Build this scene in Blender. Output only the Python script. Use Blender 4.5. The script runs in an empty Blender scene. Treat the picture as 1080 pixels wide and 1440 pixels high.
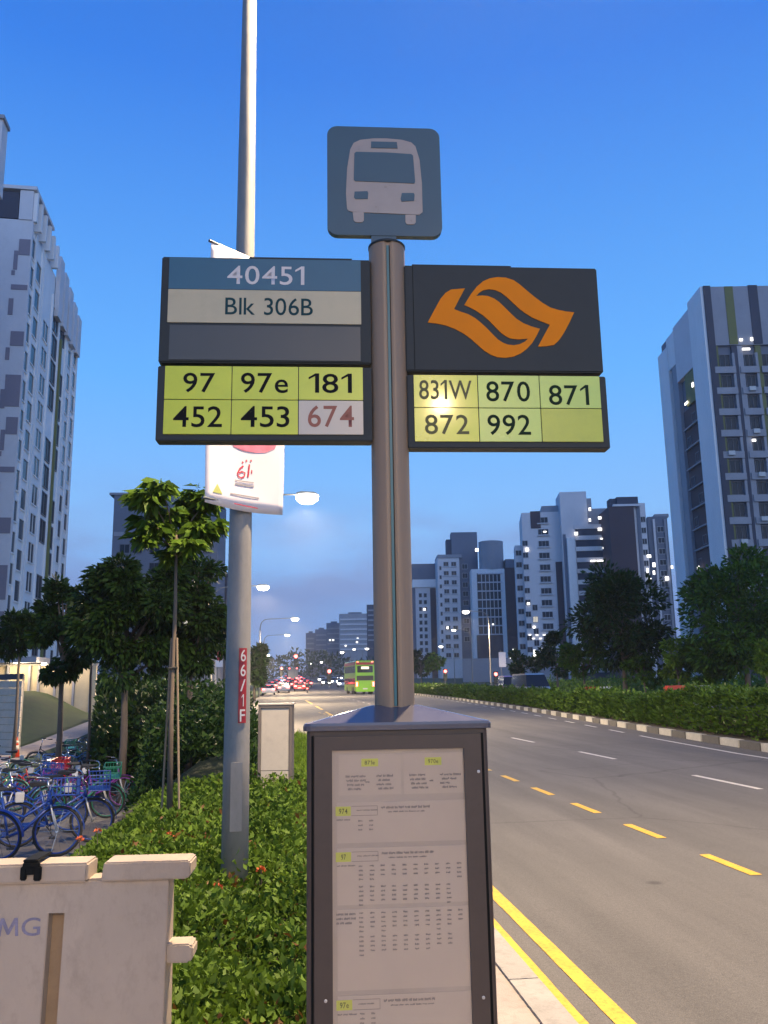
import bpy, bmesh, math, random
import numpy as np
from mathutils import Vector, Matrix

S = bpy.context.scene
COL = S.collection
R = math.radians

# ------------------------------------------------------------------ camera
FPX, CH, PSI, PITCH, ROLL = 1200.0, 1.6, R(6.9), math.atan(238 / 1200.0), 0.016
fw = Vector((math.sin(PSI) * math.cos(PITCH), math.cos(PSI) * math.cos(PITCH), math.sin(PITCH)))
r0 = Vector((math.cos(PSI), -math.sin(PSI), 0)); u0 = r0.cross(fw)
rt = r0 * math.cos(ROLL) - u0 * math.sin(ROLL); up = u0 * math.cos(ROLL) + r0 * math.sin(ROLL)
CP = Vector((0, 0, CH))
cam_d = bpy.data.cameras.new('camera'); cam = bpy.data.objects.new('camera', cam_d); COL.objects.link(cam)
cam.matrix_world = Matrix(((rt.x, up.x, -fw.x, CP.x), (rt.y, up.y, -fw.y, CP.y), (rt.z, up.z, -fw.z, CP.z), (0, 0, 0, 1)))
cam_d.sensor_fit = 'VERTICAL'; cam_d.sensor_height = 36; cam_d.lens = 36 * FPX / 1440
cam_d.clip_start = 0.05; cam_d.clip_end = 4000
S.camera = cam

# ------------------------------------------------------------------ sky, dusk
W = bpy.data.worlds.new('World'); S.world = W; W.use_nodes = True
nt = W.node_tree; nt.nodes.clear()
def nn(t, **k):
    n = nt.nodes.new(t)
    for a, b in k.items(): setattr(n, a, b)
    return n
SUN_EL, SUN_ROT = R(3.0), R(161)
sky = nn('ShaderNodeTexSky', sky_type='NISHITA'); sky.sun_disc = False
sky.sun_elevation = SUN_EL; sky.sun_rotation = SUN_ROT
sky.air_density = 1.0; sky.dust_density = 0.3; sky.ozone_density = 4.0
tint = nn('ShaderNodeMix', data_type='RGBA', blend_type='MULTIPLY'); tint.inputs[0].default_value = 1
tint.inputs[7].default_value = (0.62, 0.93, 1.32, 1)
nt.links.new(sky.outputs[0], tint.inputs[6])
tc = nn('ShaderNodeTexCoord'); mp = nn('ShaderNodeMapping'); mp.inputs['Scale'].default_value = (2.6, 2.6, 9)
nt.links.new(tc.outputs['Generated'], mp.inputs[0])
nz = nn('ShaderNodeTexNoise'); nz.inputs['Scale'].default_value = 1.5; nz.inputs['Detail'].default_value = 6; nz.inputs['Roughness'].default_value = .55
nt.links.new(mp.outputs[0], nz.inputs[0])
cr = nn('ShaderNodeValToRGB'); cr.color_ramp.elements[0].position = .42; cr.color_ramp.elements[1].position = .62
nt.links.new(nz.outputs[0], cr.inputs[0])
sep = nn('ShaderNodeSeparateXYZ'); nt.links.new(tc.outputs['Generated'], sep.inputs[0])
elr = nn('ShaderNodeValToRGB'); e = elr.color_ramp.elements
e[0].position = 0.0; e[0].color = (.95, .95, .95, 1); e[1].position = .26; e[1].color = (0, 0, 0, 1)
k = e.new(.13); k.color = (.75, .75, .75, 1)
nt.links.new(sep.outputs[2], elr.inputs[0])
mu = nn('ShaderNodeMath', operation='MULTIPLY'); nt.links.new(cr.outputs[0], mu.inputs[0]); nt.links.new(elr.outputs[0], mu.inputs[1])
gr = nn('ShaderNodeValToRGB'); e = gr.color_ramp.elements      # blue-hour gradient over elevation
e[0].position = 0.0; e[0].color = (.30, .43, .78, 1); e[1].position = 1.0; e[1].color = (.016, .09, .44, 1)
for p_, c_ in ((.06, (.31, .49, .92, 1)), (.17, (.35, .69, 1.22, 1)), (.34, (.18, .56, 1.22, 1)), (.62, (.05, .26, .95, 1))):
    k = e.new(p_); k.color = c_
nt.links.new(sep.outputs[2], gr.inputs[0])
gs = nn('ShaderNodeVectorMath', operation='SCALE'); gs.inputs['Scale'].default_value = 10.0; nt.links.new(gr.outputs[0], gs.inputs[0])
gm = nn('ShaderNodeMix', data_type='RGBA'); gm.inputs[0].default_value = .86; nt.links.new(tint.outputs[2], gm.inputs[6]); nt.links.new(gs.outputs[0], gm.inputs[7])
cl = nn('ShaderNodeMix', data_type='RGBA'); nt.links.new(mu.outputs[0], cl.inputs[0]); nt.links.new(gm.outputs[2], cl.inputs[6])
CLOUD = cl.inputs[7]; CLOUD.default_value = (2.7, 3.6, 6.6, 1)
bg = nn('ShaderNodeBackground'); bg.inputs[1].default_value = 0.10
nt.links.new(cl.outputs[2], bg.inputs[0])
nt.links.new(bg.outputs[0], nn('ShaderNodeOutputWorld').inputs[0])

sun_d = bpy.data.lights.new('afterglow_sun', 'SUN'); sun_d.energy = .75; sun_d.angle = R(60); sun_d.color = (.84, .90, 1.0)   # glow left by the set sun, behind the camera
sun = bpy.data.objects.new('afterglow_sun', sun_d); COL.objects.link(sun); sun.rotation_euler = Vector((-.35, 1, -.30)).to_track_quat('-Z', 'Y').to_euler()
S.view_settings.view_transform = 'Standard'; S.view_settings.look = 'None'
S.view_settings.exposure = 0.0; S.view_settings.gamma = 1.0
S.render.engine = 'CYCLES'
S.cycles.use_denoising = True; S.cycles.use_adaptive_sampling = True; S.cycles.adaptive_threshold = .02
try: S.cycles.denoiser = 'OPENIMAGEDENOISE'
except Exception: pass
S.cycles.max_bounces = 4; S.cycles.diffuse_bounces = 2; S.cycles.glossy_bounces = 2; S.cycles.transmission_bounces = 2; S.cycles.volume_bounces = 0; S.cycles.transparent_max_bounces = 6
S.cycles.sample_clamp_indirect = 6
LAMP_COL = (1.0, .75, .46); LAMP_W = 13000

# ------------------------------------------------------------------ photograph pixel -> place
def ray(x, y): return fw + rt * ((x - 540) / FPX) + up * ((720 - y) / FPX)
def ground(x, y, z=0.0):
    d = ray(x, y); return CP + d * ((z - CH) / d.z)
def at(x, y, Y):
    d = ray(x, y); return CP + d * (Y / d.y)

# ------------------------------------------------------------------ materials
def lin(h):
    h = h.lstrip('#'); v = [int(h[i:i + 2], 16) / 255 for i in (0, 2, 4)]
    return tuple(c / 12.92 if c <= .04045 else ((c + .055) / 1.055) ** 2.4 for c in v) + (1,)
MATS = {}
def mat(name, col, rough=.6, metal=0.0, var=.15, scale=4.0, bump=0.0, bscale=60.0, emit=0.0, stretch=None, dirt=0.0, island=0.0, coat=0.0, ecol=None, spec=None):
    if name in MATS: return MATS[name]
    m = bpy.data.materials.new(name); m.use_nodes = True; t = m.node_tree; N = t.nodes; L = t.links
    b = N['Principled BSDF']
    c = lin(col) if isinstance(col, str) else tuple(col) + ((1,) if len(col) == 3 else ())
    b.inputs['Roughness'].default_value = rough; b.inputs['Metallic'].default_value = metal
    if coat: b.inputs['Coat Weight'].default_value = coat; b.inputs['Coat Roughness'].default_value = .08
    if spec is not None: b.inputs['Specular IOR Level'].default_value = spec
    b.inputs['Base Color'].default_value = c
    if emit:
        b.inputs['Emission Color'].default_value = ecol or c; b.inputs['Emission Strength'].default_value = emit
        MATS[name] = m; return m
    co = N.new('ShaderNodeTexCoord'); ma = N.new('ShaderNodeMapping'); L.new(co.outputs['Object'], ma.inputs[0])
    if stretch: ma.inputs['Scale'].default_value = stretch
    n1 = N.new('ShaderNodeTexNoise'); n1.inputs['Scale'].default_value = scale; n1.inputs['Detail'].default_value = 7; n1.inputs['Roughness'].default_value = .65
    L.new(ma.outputs[0], n1.inputs[0])
    mr = N.new('ShaderNodeMapRange'); mr.inputs[1].default_value = .25; mr.inputs[2].default_value = .75
    mr.inputs[3].default_value = 1 - var; mr.inputs[4].default_value = 1 + var
    L.new(n1.outputs[0], mr.inputs[0])
    val = mr.outputs[0]
    if island:
        g = N.new('ShaderNodeNewGeometry'); m2 = N.new('ShaderNodeMapRange'); m2.inputs[3].default_value = 1 - island; m2.inputs[4].default_value = 1 + island
        L.new(g.outputs['Random Per Island'], m2.inputs[0])
        mm = N.new('ShaderNodeMath'); mm.operation = 'MULTIPLY'; L.new(val, mm.inputs[0]); L.new(m2.outputs[0], mm.inputs[1]); val = mm.outputs[0]
    if dirt:
        n2 = N.new('ShaderNodeTexNoise'); n2.inputs['Scale'].default_value = scale * 6; n2.inputs['Detail'].default_value = 8; n2.inputs['Roughness'].default_value = .75
        L.new(ma.outputs[0], n2.inputs[0])
        m3 = N.new('ShaderNodeMapRange'); m3.inputs[1].default_value = .5; m3.inputs[2].default_value = .72; m3.inputs[3].default_value = 1; m3.inputs[4].default_value = 1 - dirt
        L.new(n2.outputs[0], m3.inputs[0])
        mm = N.new('ShaderNodeMath'); mm.operation = 'MULTIPLY'; L.new(val, mm.inputs[0]); L.new(m3.outputs[0], mm.inputs[1]); val = mm.outputs[0]
    hv = N.new('ShaderNodeVectorMath'); hv.operation = 'SCALE'; hv.inputs[0].default_value = c[:3]
    L.new(val, hv.inputs['Scale']); L.new(hv.outputs[0], b.inputs['Base Color'])
    rr = N.new('ShaderNodeMapRange'); rr.inputs[3].default_value = max(0, rough - .08); rr.inputs[4].default_value = min(1, rough + .08)
    L.new(n1.outputs[0], rr.inputs[0]); L.new(rr.outputs[0], b.inputs['Roughness'])
    if bump:
        nb = N.new('ShaderNodeTexNoise'); nb.inputs['Scale'].default_value = bscale; nb.inputs['Detail'].default_value = 5
        L.new(ma.outputs[0], nb.inputs[0])
        bu = N.new('ShaderNodeBump'); bu.inputs['Strength'].default_value = bump; bu.inputs['Distance'].default_value = .01
        L.new(nb.outputs[0], bu.inputs['Height']); L.new(bu.outputs[0], b.inputs['Normal'])
    MATS[name] = m; return m
def leafmat(name, c1, c2, rough=.5):
    if name in MATS: return MATS[name]
    m = bpy.data.materials.new(name); m.use_nodes = True; t = m.node_tree; N = t.nodes; L = t.links
    b = N['Principled BSDF']; b.inputs['Roughness'].default_value = rough; b.inputs['Specular IOR Level'].default_value = .18
    g = N.new('ShaderNodeNewGeometry'); rp = N.new('ShaderNodeValToRGB')
    rp.color_ramp.elements[0].color = lin(c1); rp.color_ramp.elements[1].color = lin(c2)
    co = N.new('ShaderNodeTexCoord'); n1 = N.new('ShaderNodeTexNoise'); n1.inputs['Scale'].default_value = 1.7; n1.inputs['Detail'].default_value = 3
    L.new(co.outputs['Object'], n1.inputs[0])
    ad = N.new('ShaderNodeMath'); ad.operation = 'MULTIPLY_ADD'; ad.inputs[1].default_value = .55
    L.new(g.outputs['Random Per Island'], ad.inputs[0])
    su = N.new('ShaderNodeMath'); su.operation = 'MULTIPLY'; su.inputs[1].default_value = .5; L.new(n1.outputs[0], su.inputs[0]); L.new(su.outputs[0], ad.inputs[2])
    L.new(ad.outputs[0], rp.inputs[0]); L.new(rp.outputs[0], b.inputs['Base Color'])
    tr = N.new('ShaderNodeBsdfTranslucent'); L.new(rp.outputs[0], tr.inputs[0])
    mx = N.new('ShaderNodeMixShader'); mx.inputs[0].default_value = .25
    L.new(b.outputs[0], mx.inputs[1]); L.new(tr.outputs[0], mx.inputs[2]); L.new(mx.outputs[0], N['Material Output'].inputs[0])
    MATS[name] = m; return m

# ------------------------------------------------------------------ mesh helpers
class MB:
    def __init__(s): s.v = []; s.f = []; s.mi = []; s.m = 0
    def add(s, vs, fs):
        o = len(s.v); s.v += [tuple(v) for v in vs]; s.f += [tuple(i + o for i in f) for f in fs]; s.mi += [s.m] * len(fs); return s
    def box(s, x0, x1, y0, y1, z0, z1):
        return s.add([(x0, y0, z0), (x1, y0, z0), (x1, y1, z0), (x0, y1, z0), (x0, y0, z1), (x1, y0, z1), (x1, y1, z1), (x0, y1, z1)],
                     [(0, 3, 2, 1), (4, 5, 6, 7), (0, 1, 5, 4), (1, 2, 6, 5), (2, 3, 7, 6), (3, 0, 4, 7)])
    def tube(s, pts, rad, n=8, cap=True):
        pts = [Vector(p) for p in pts]; k = len(pts)
        if not isinstance(rad, (list, tuple)): rad = [rad] * k
        o = len(s.v); pv = None
        for i, p in enumerate(pts):
            d = (pts[min(i + 1, k - 1)] - pts[max(i - 1, 0)])
            if d.length < 1e-9: d = Vector((0, 0, 1))
            d.normalize()
            if pv is None: a = d.orthogonal().normalized()
            else:
                a = pv - d * pv.dot(d); a = a.normalized() if a.length > 1e-6 else d.orthogonal().normalized()
            pv = a; b = d.cross(a)
            for j in range(n):
                t = 2 * math.pi * j / n; q = p + (a * math.cos(t) + b * math.sin(t)) * rad[i]; s.v.append(tuple(q))
        for i in range(k - 1):
            for j in range(n):
                s.f.append((o + i * n + j, o + i * n + (j + 1) % n, o + (i + 1) * n + (j + 1) % n, o + (i + 1) * n + j)); s.mi.append(s.m)
        if cap:
            s.f.append(tuple(o + j for j in reversed(range(n)))); s.f.append(tuple(o + (k - 1) * n + j for j in range(n))); s.mi += [s.m, s.m]
        return s
    def prism(s, poly, y0, y1):
        # polygon in the x/z plane (counter-clockwise seen from -y), from y0 (front) to y1 (back)
        n = len(poly); area = sum(poly[i][0] * poly[(i + 1) % n][1] - poly[(i + 1) % n][0] * poly[i][1] for i in range(n))
        if area < 0: poly = poly[::-1]
        vs = [(x, y0, z) for x, z in poly] + [(x, y1, z) for x, z in poly]
        fs = [tuple(range(n)), tuple(range(2 * n - 1, n - 1, -1))] + [(i, i + n, (i + 1) % n + n, (i + 1) % n) for i in range(n)]
        return s.add(vs, fs)
    def slab(s, poly, z0, z1):
        n = len(poly); area = sum(poly[i][0] * poly[(i + 1) % n][1] - poly[(i + 1) % n][0] * poly[i][1] for i in range(n))
        if area < 0: poly = poly[::-1]
        vs = [(x, y, z0) for x, y in poly] + [(x, y, z1) for x, y in poly]
        fs = [tuple(range(n - 1, -1, -1)), tuple(range(n, 2 * n))] + [(i, (i + 1) % n, (i + 1) % n + n, i + n) for i in range(n)]
        return s.add(vs, fs)
    def lathe(s, prof, n=16, c=(0, 0, 0)):
        o = len(s.v); k = len(prof)
        for r_, z in prof:
            for j in range(n):
                t = 2 * math.pi * j / n; s.v.append((c[0] + r_ * math.cos(t), c[1] + r_ * math.sin(t), c[2] + z))
        for i in range(k - 1):
            for j in range(n):
                s.f.append((o + i * n + j, o + i * n + (j + 1) % n, o + (i + 1) * n + (j + 1) % n, o + (i + 1) * n + j)); s.mi.append(s.m)
        s.f.append(tuple(o + j for j in reversed(range(n)))); s.f.append(tuple(o + (k - 1) * n + j for j in range(n))); s.mi += [s.m, s.m]
        return s
    def xf(s, M):
        s.v = [tuple(M @ Vector(v)) for v in s.v]; return s
    def mesh(s, name, mats, smooth=False):
        me = bpy.data.meshes.new(name); me.from_pydata(s.v, [], s.f)
        for m in (mats if isinstance(mats, (list, tuple)) else [mats]): me.materials.append(m)
        if any(s.mi): me.polygons.foreach_set('material_index', s.mi)
        if smooth: me.polygons.foreach_set('use_smooth', [True] * len(s.f))
        me.update(); return me
    def build(s, name, mats, parent=None, smooth=False, bevel=0.0):
        o = put(name, s.mesh(name, mats, smooth), parent)
        if bevel:
            bm = bmesh.new(); bm.from_mesh(o.data)
            bmesh.ops.bevel(bm, geom=bm.edges[:], offset=bevel, segments=2, affect='EDGES', clamp_overlap=True)
            bm.to_mesh(o.data); bm.free()
        return o
def put(name, me, parent=None, loc=None, rz=0):
    o = bpy.data.objects.new(name, me); COL.objects.link(o)
    if parent: o.parent = parent
    if loc is not None: o.location = loc
    if rz: o.rotation_euler = (0, 0, rz)
    return o
def tag(o, label=None, cat=None, group=None, kind=None):
    if label: o['label'] = label
    if cat: o['category'] = cat
    if group: o['group'] = group
    if kind: o['kind'] = kind
    return o
def thing(name, label, cat, loc=(0, 0, 0), rz=0, group=None):
    return tag(put(name, None, None, loc, rz), label, cat, group)
def copy_tree(o, parent=None):
    c = o.copy(); COL.objects.link(c); c.parent = parent
    for ch in o.children: copy_tree(ch, c)
    return c
def recolor(root, old, new):
    for ch in root.children_recursive + [root]:
        if ch.type == 'MESH':
            for sl in ch.material_slots:
                if sl.material == old: sl.link = 'OBJECT'; sl.material = new
def rrect(x0, x1, z0, z1, r_, n=5):
    p = []
    for cx, cz, a0 in ((x1 - r_, z1 - r_, 0), (x0 + r_, z1 - r_, 90), (x0 + r_, z0 + r_, 180), (x1 - r_, z0 + r_, 270)):
        for i in range(n + 1):
            t = R(a0 + 90 * i / n); p.append((cx + r_ * math.cos(t), cz + r_ * math.sin(t)))
    return p
_GL = {}
def text(name, s, box, y, m, parent, bold=.0, ext=.0006):
    # lettering fitted to box (x0, x1, z0, z1), standing in the plane y = const, facing -y
    xx = 0.0; bm = bmesh.new()
    for ch in s:
        if ch == ' ': xx += .28; continue
        k = (ch, bold)
        if k not in _GL:
            if ch == '1':
                w = bold; g = [(-w, .49 - w), (-w, .56), (.19 - w, .70 + w), (.28 + w, .70 + w), (.28 + w, -w), (.18 - w, -w), (.18 - w, .60)]
                me = bpy.data.meshes.new('g'); me.from_pydata([(a, b, 0) for a, b in g], [], [tuple(range(6, -1, -1))])
            elif ch == 'M':
                g = [(0, 0), (.11, 0), (.14, .47), (.31, .06), (.39, .06), (.56, .47), (.59, 0), (.70, 0), (.64, .70), (.52, .70), (.35, .28), (.18, .70), (.06, .70)]
                me = bpy.data.meshes.new('g'); me.from_pydata([(a, b, 0) for a, b in g], [], [tuple(range(13))])
            else:
                cu = bpy.data.curves.new('t', 'FONT'); cu.body = ch; cu.size = 1; cu.offset = bold; cu.resolution_u = 4
                o = bpy.data.objects.new('t', cu); COL.objects.link(o)
                dg = bpy.context.evaluated_depsgraph_get(); dg.update()
                me = bpy.data.meshes.new_from_object(o.evaluated_get(dg)); bpy.data.objects.remove(o); bpy.data.curves.remove(cu)
            xs = [v.co.x for v in me.vertices]; _GL[k] = (me, min(xs), max(xs))
        me, a0, a1 = _GL[k]; n0 = len(bm.verts); bm.from_mesh(me); bm.verts.ensure_lookup_table()
        for v in bm.verts[n0:]: v.co.x += xx - a0
        xx += a1 - a0 + .085
    me = bpy.data.meshes.new(name); bm.to_mesh(me); bm.free()
    n = len(me.vertices); co = np.empty(n * 3, 'f'); me.vertices.foreach_get('co', co); co = co.reshape(-1, 3)
    a, b = co.min(0), co.max(0); x0, x1, z0, z1 = box
    X = x0 + (co[:, 0] - a[0]) / max(b[0] - a[0], 1e-6) * (x1 - x0); Z = z0 + (co[:, 1] - a[1]) / max(b[1] - a[1], 1e-6) * (z1 - z0)
    me.vertices.foreach_set('co', np.stack([X, np.full(n, y), Z], 1).astype('f').ravel()); me.update()
    me.materials.clear(); me.materials.append(m); me.name = name
    return put(name, me, parent)
def leaf_mesh(name, P, D, size, m, rng, aspect=.45, fold=.18):
    # P: (n,3) leaf bases, D: (n,3) directions, size: (n,) lengths
    n = len(P); D = D / np.maximum(np.linalg.norm(D, axis=1, keepdims=True), 1e-6)
    r_ = rng.normal(size=(n, 3)); Sd = np.cross(D, r_); Sd /= np.maximum(np.linalg.norm(Sd, axis=1, keepdims=True), 1e-6)
    Nn = np.cross(Sd, D); sz = size[:, None]
    mid = P + D * sz * .45 + Nn * sz * fold * .5
    V = np.stack([P, mid + Sd * sz * aspect * .5, P + D * sz - Nn * sz * fold * .3, mid - Sd * sz * aspect * .5], 1).reshape(-1, 3)
    return quads(name, V, m)
def quads(name, V, m):
    n = len(V) // 4; me = bpy.data.meshes.new(name)
    me.vertices.add(len(V)); me.vertices.foreach_set('co', V.astype('f').ravel())
    me.loops.add(4 * n); me.loops.foreach_set('vertex_index', np.arange(4 * n, dtype='i'))
    me.polygons.add(n); me.polygons.foreach_set('loop_start', np.arange(0, 4 * n, 4, dtype='i'))
    try: me.polygons.foreach_set('loop_total', np.full(n, 4, 'i'))
    except Exception: pass
    me.update(calc_edges=True); me.validate(); me.materials.append(m); return me
RNG = np.random.default_rng(7); random.seed(7)

# ------------------------------------------------------------------ the ground
def gz(Y): return min(max(0.0, Y - 125) * .018, 3.2)
LE = [(-60, 1.3), (14, 1.28), (20, 1.1), (26, .5), (36, -.7), (48, -1.8), (84, -2.9), (120, -2.4), (160, -1.6), (260, -2.5), (420, -6)]
RE = [(-60, 10.1), (17.6, 10.2), (22, 10.5), (29.5, 11.2), (40, 12.2), (52, 13.1), (71, 14.3), (95, 15.2), (130, 15.6), (180, 14.2), (260, 9.5), (420, 4)]
def ip(T, y): return float(np.interp(y, [a for a, _ in T], [b for _, b in T]))
def left(Y): return ip(LE, Y)
def right(Y): return ip(RE, Y)
def sheet(name, fa, fb, ys, z, m, parent=None, kind='structure', skirt=0.0, nx=1):
    b = MB(); vs = []; fs = []
    for y in ys:
        for i in range(nx + 1):
            t = i / nx; vs.append((fa(y) * (1 - t) + fb(y) * t, y, gz(y) + z))
    w = nx + 1
    for j in range(len(ys) - 1):
        for i in range(nx): fs.append((j * w + i, j * w + i + 1, (j + 1) * w + i + 1, (j + 1) * w + i))
    b.add(vs, fs)
    if skirt:
        n = len(ys); k = len(b.v)
        for fx in (fa, fb):
            o = len(b.v); b.v += [(fx(y), y, gz(y) + z) for y in ys] + [(fx(y), y, gz(y) + z - skirt) for y in ys]
            for j in range(n - 1): b.f.append((o + j, o + j + 1, o + n + j + 1, o + n + j)); b.mi.append(0)
        o = len(b.v); y = ys[0]; b.v += [(fa(y), y, gz(y) + z), (fb(y), y, gz(y) + z), (fb(y), y, gz(y) + z - skirt), (fa(y), y, gz(y) + z - skirt)]; b.f.append((o, o + 1, o + 2, o + 3)); b.mi.append(0)
    o = b.build(name, m, parent)
    if kind and not parent: tag(o, kind=kind)
    return o
YS = list(range(-60, 420, 4)) + [420]
def asphalt():
    m = bpy.data.materials.new('asphalt'); m.use_nodes = True; t = m.node_tree; N = t.nodes; L = t.links; b = N['Principled BSDF']
    co = N.new('ShaderNodeTexCoord')
    def noise(sc, det, st=None):
        n = N.new('ShaderNodeTexNoise'); n.inputs['Scale'].default_value = sc; n.inputs['Detail'].default_value = det; n.inputs['Roughness'].default_value = .6
        if st:
            q = N.new('ShaderNodeMapping'); q.inputs['Scale'].default_value = st; L.new(co.outputs['Object'], q.inputs[0]); L.new(q.outputs[0], n.inputs[0])
        else: L.new(co.outputs['Object'], n.inputs[0])
        return n
    a = noise(.5, 6); c = noise(2.2, 6, (1, .12, 1)); g = noise(140, 2); w = noise(6, 8)
    def mrange(n, lo, hi, a0=.3, a1=.7):
        q = N.new('ShaderNodeMapRange'); q.inputs[1].default_value = a0; q.inputs[2].default_value = a1; q.inputs[3].default_value = lo; q.inputs[4].default_value = hi; L.new(n.outputs[0], q.inputs[0]); return q.outputs[0]
    def mul(p, q):
        x = N.new('ShaderNodeMath'); x.operation = 'MULTIPLY'; L.new(p, x.inputs[0]); L.new(q, x.inputs[1]); return x.outputs[0]
    v = mul(mul(mul(mrange(a, .95, 1.05), mrange(c, .86, 1.10)), mrange(noise(38, 4), .86, 1.14)), mul(mrange(g, .66, 1.36), mrange(w, 1.02, .84, .56, .78)))
    v = mul(v, mrange(noise(1.1, 5, (1.0, .03, 1)), .84, 1.12, .36, .64))      # tyre-darkened lanes
    vo = N.new('ShaderNodeTexVoronoi'); vo.inputs['Scale'].default_value = .9; L.new(co.outputs['Object'], vo.inputs[0])   # small oil spots
    v = mul(v, mrange(vo, .55, 1.0, .03, .075))
    ve = N.new('ShaderNodeTexVoronoi'); ve.feature = 'DISTANCE_TO_EDGE'; ve.inputs['Scale'].default_value = .22
    wq = noise(1.4, 6); wm = N.new('ShaderNodeMix'); wm.data_type = 'RGBA'; wm.inputs[0].default_value = .22; L.new(co.outputs['Object'], wm.inputs[6]); L.new(wq.outputs['Color'], wm.inputs[7]); L.new(wm.outputs[2], ve.inputs[0])   # fine cracks
    v = mul(v, mrange(ve, .72, 1.0, .0, .006))
    s = N.new('ShaderNodeVectorMath'); s.operation = 'SCALE'; s.inputs[0].default_value = (.107, .102, .096); L.new(v, s.inputs['Scale']); L.new(s.outputs[0], b.inputs['Base Color'])
    b.inputs['Roughness'].default_value = .8; b.inputs['Specular IOR Level'].default_value = .3
    bu = N.new('ShaderNodeBump'); bu.inputs['Strength'].default_value = .5; bu.inputs['Distance'].default_value = .006; L.new(g.outputs[0], bu.inputs['Height']); L.new(bu.outputs[0], b.inputs['Normal'])
    return m
M_ASPH = asphalt()
M_TURF = mat('turf', (.030, .050, .012), .9, var=.45, scale=1.2, bump=.8, bscale=90)
M_SOIL = mat('soil', (.035, .028, .018), .95, var=.3, scale=3, bump=.6, bscale=40)
M_CONC = mat('footway_concrete', (.34, .29, .25), .85, var=.18, scale=2.5, bump=.3, bscale=120, dirt=.25)
M_KERB = mat('kerb_concrete', (.30, .28, .25), .85, var=.2, scale=3, bump=.3, dirt=.3)
M_KWHITE = mat('kerb_white_paint', (.44, .42, .36), .7, var=.2, scale=5, dirt=.45)
M_KDARK = mat('kerb_bare', (.10, .095, .085), .85, var=.25, scale=4, dirt=.3)
M_YEL = mat('yellow_line_paint', (.58, .36, .03), .6, var=.18, scale=6, dirt=.55)
M_WHT = mat('white_line_paint', (.52, .50, .45), .6, var=.18, scale=6, dirt=.35)

YT = YS + [600, 900, 1500, 3000]
def sst(a, b, x): t = min(1, max(0, (x - a) / (b - a))); return t * t * (3 - 2 * t)
def vz(x, y):   # the verge falls away to the left into a hollow where the bicycles stand
    D = float(np.interp(y, [4.5, 8, 10, 24, 40, 62], [0, .5, .64, 1.3, .95, 0])); return .12 - D * sst(-1.55, -2.7, x) if x < -1.55 else .12
def ground_v(px, py, e_=0.0):
    z = .12
    for _ in range(30):
        p_ = ground(px, py, z + e_); z = z * .5 + vz(p_.x, p_.y) * .5
    return Vector((p_.x, p_.y, z))
def grid(name, fa, fb, ys, zf, m, nx, kind='structure'):
    b = MB(); w = nx + 1
    for y in ys:
        for i in range(w): x = fa(y) + (fb(y) - fa(y)) * i / nx; b.v.append((x, y, zf(x, y)))
    for j in range(len(ys) - 1):
        for i in range(nx): b.f.append((j * w + i, j * w + i + 1, (j + 1) * w + i + 1, (j + 1) * w + i)); b.mi.append(0)
    return tag(b.build(name, m, smooth=True), kind=kind)
b = MB(); XT = [-2500, -60, -23, -21.5, -1.9, -1.3, 12, 60, 2500]
for y in YT:
    for x in XT: b.v.append((x, y, gz(y) - (3.0 if -22 < x < -1.5 and 0 <= y <= 68 else .16)))
w = len(XT)
for j in range(len(YT) - 1):
    for i in range(w - 1): b.f.append((j * w + i, j * w + i + 1, (j + 1) * w + i + 1, (j + 1) * w + i)); b.mi.append(0)
tag(b.build('terrain', M_TURF), kind='structure')
road = sheet('road', left, right, YS, 0, M_ASPH, nx=3)
opp = sheet('opposite_road', lambda y: right(y) + 3.4, lambda y: right(y) + 14, YS, -.01, M_ASPH, nx=2)
sheet('median_soil', lambda y: right(y) + .15, lambda y: right(y) + 3.4, YS, .12, M_SOIL)
YV = [-60, -30, -10, 0, 3, 4.5] + [5 + i * .75 for i in range(40)] + list(range(36, 70, 2)) + list(range(72, 421, 6))
grid('verge', lambda y: -24, lambda y: left(y) - .15, YV, lambda x, y: vz(x, y) + gz(y), M_TURF, 60)
sheet('far_verge', lambda y: right(y) + 14, lambda y: right(y) + 70, YS, .12, M_TURF, skirt=.2)
sheet('footway', lambda y: -3.4 if y < 3.6 else left(y) - .62, lambda y: left(y) - .151, [-30, -10, -4, 0, 3.55, 3.65, 6, 10, 14, 17, 20, 23], .126, M_CONC)
pa, pb_ = ground_v(75, 1052), ground_v(172, 1010); sl = (pb_.x - pa.x) / (pb_.y - pa.y)
PX = lambda y: pa.x + sl * (y - pa.y)
grid('footpath', lambda y: PX(y) - 1.5, lambda y: PX(y), [22 + i * 1.0 for i in range(36)], lambda x, y: vz(x, y) + .012, M_CONC, 4)
# kerbs, stone by stone
kl = tag(MB().box(-.01, .01, -.01, .01, -.1, -.08).build('kerb', M_KERB), kind='structure')
st = MB().box(-.15, 0, -.495, .495, -.05, .14).mesh('kerb_stone', M_KERB)
for i in range(34):
    y = -8 + i; a = math.atan2(left(y + .5) - left(y - .5), 1)
    put('kerb_stone', st, kl, (left(y), y, 0), -a)
km = tag(MB().box(11, 11.02, 11, 11.02, -.1, -.08).build('median_kerb', M_KDARK), kind='structure')
ks = [MB().box(0, .16, -.47, .47, -.05, .17).mesh('kerb_stone', m) for m in (M_KWHITE, M_KDARK)]
for i in range(96):
    y = 9.2 + i * 1.02; a = math.atan2(right(y + .5) - right(y - .5), 1)
    put('kerb_stone', ks[i % 2], km, (right(y), y, 0), -a)
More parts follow.
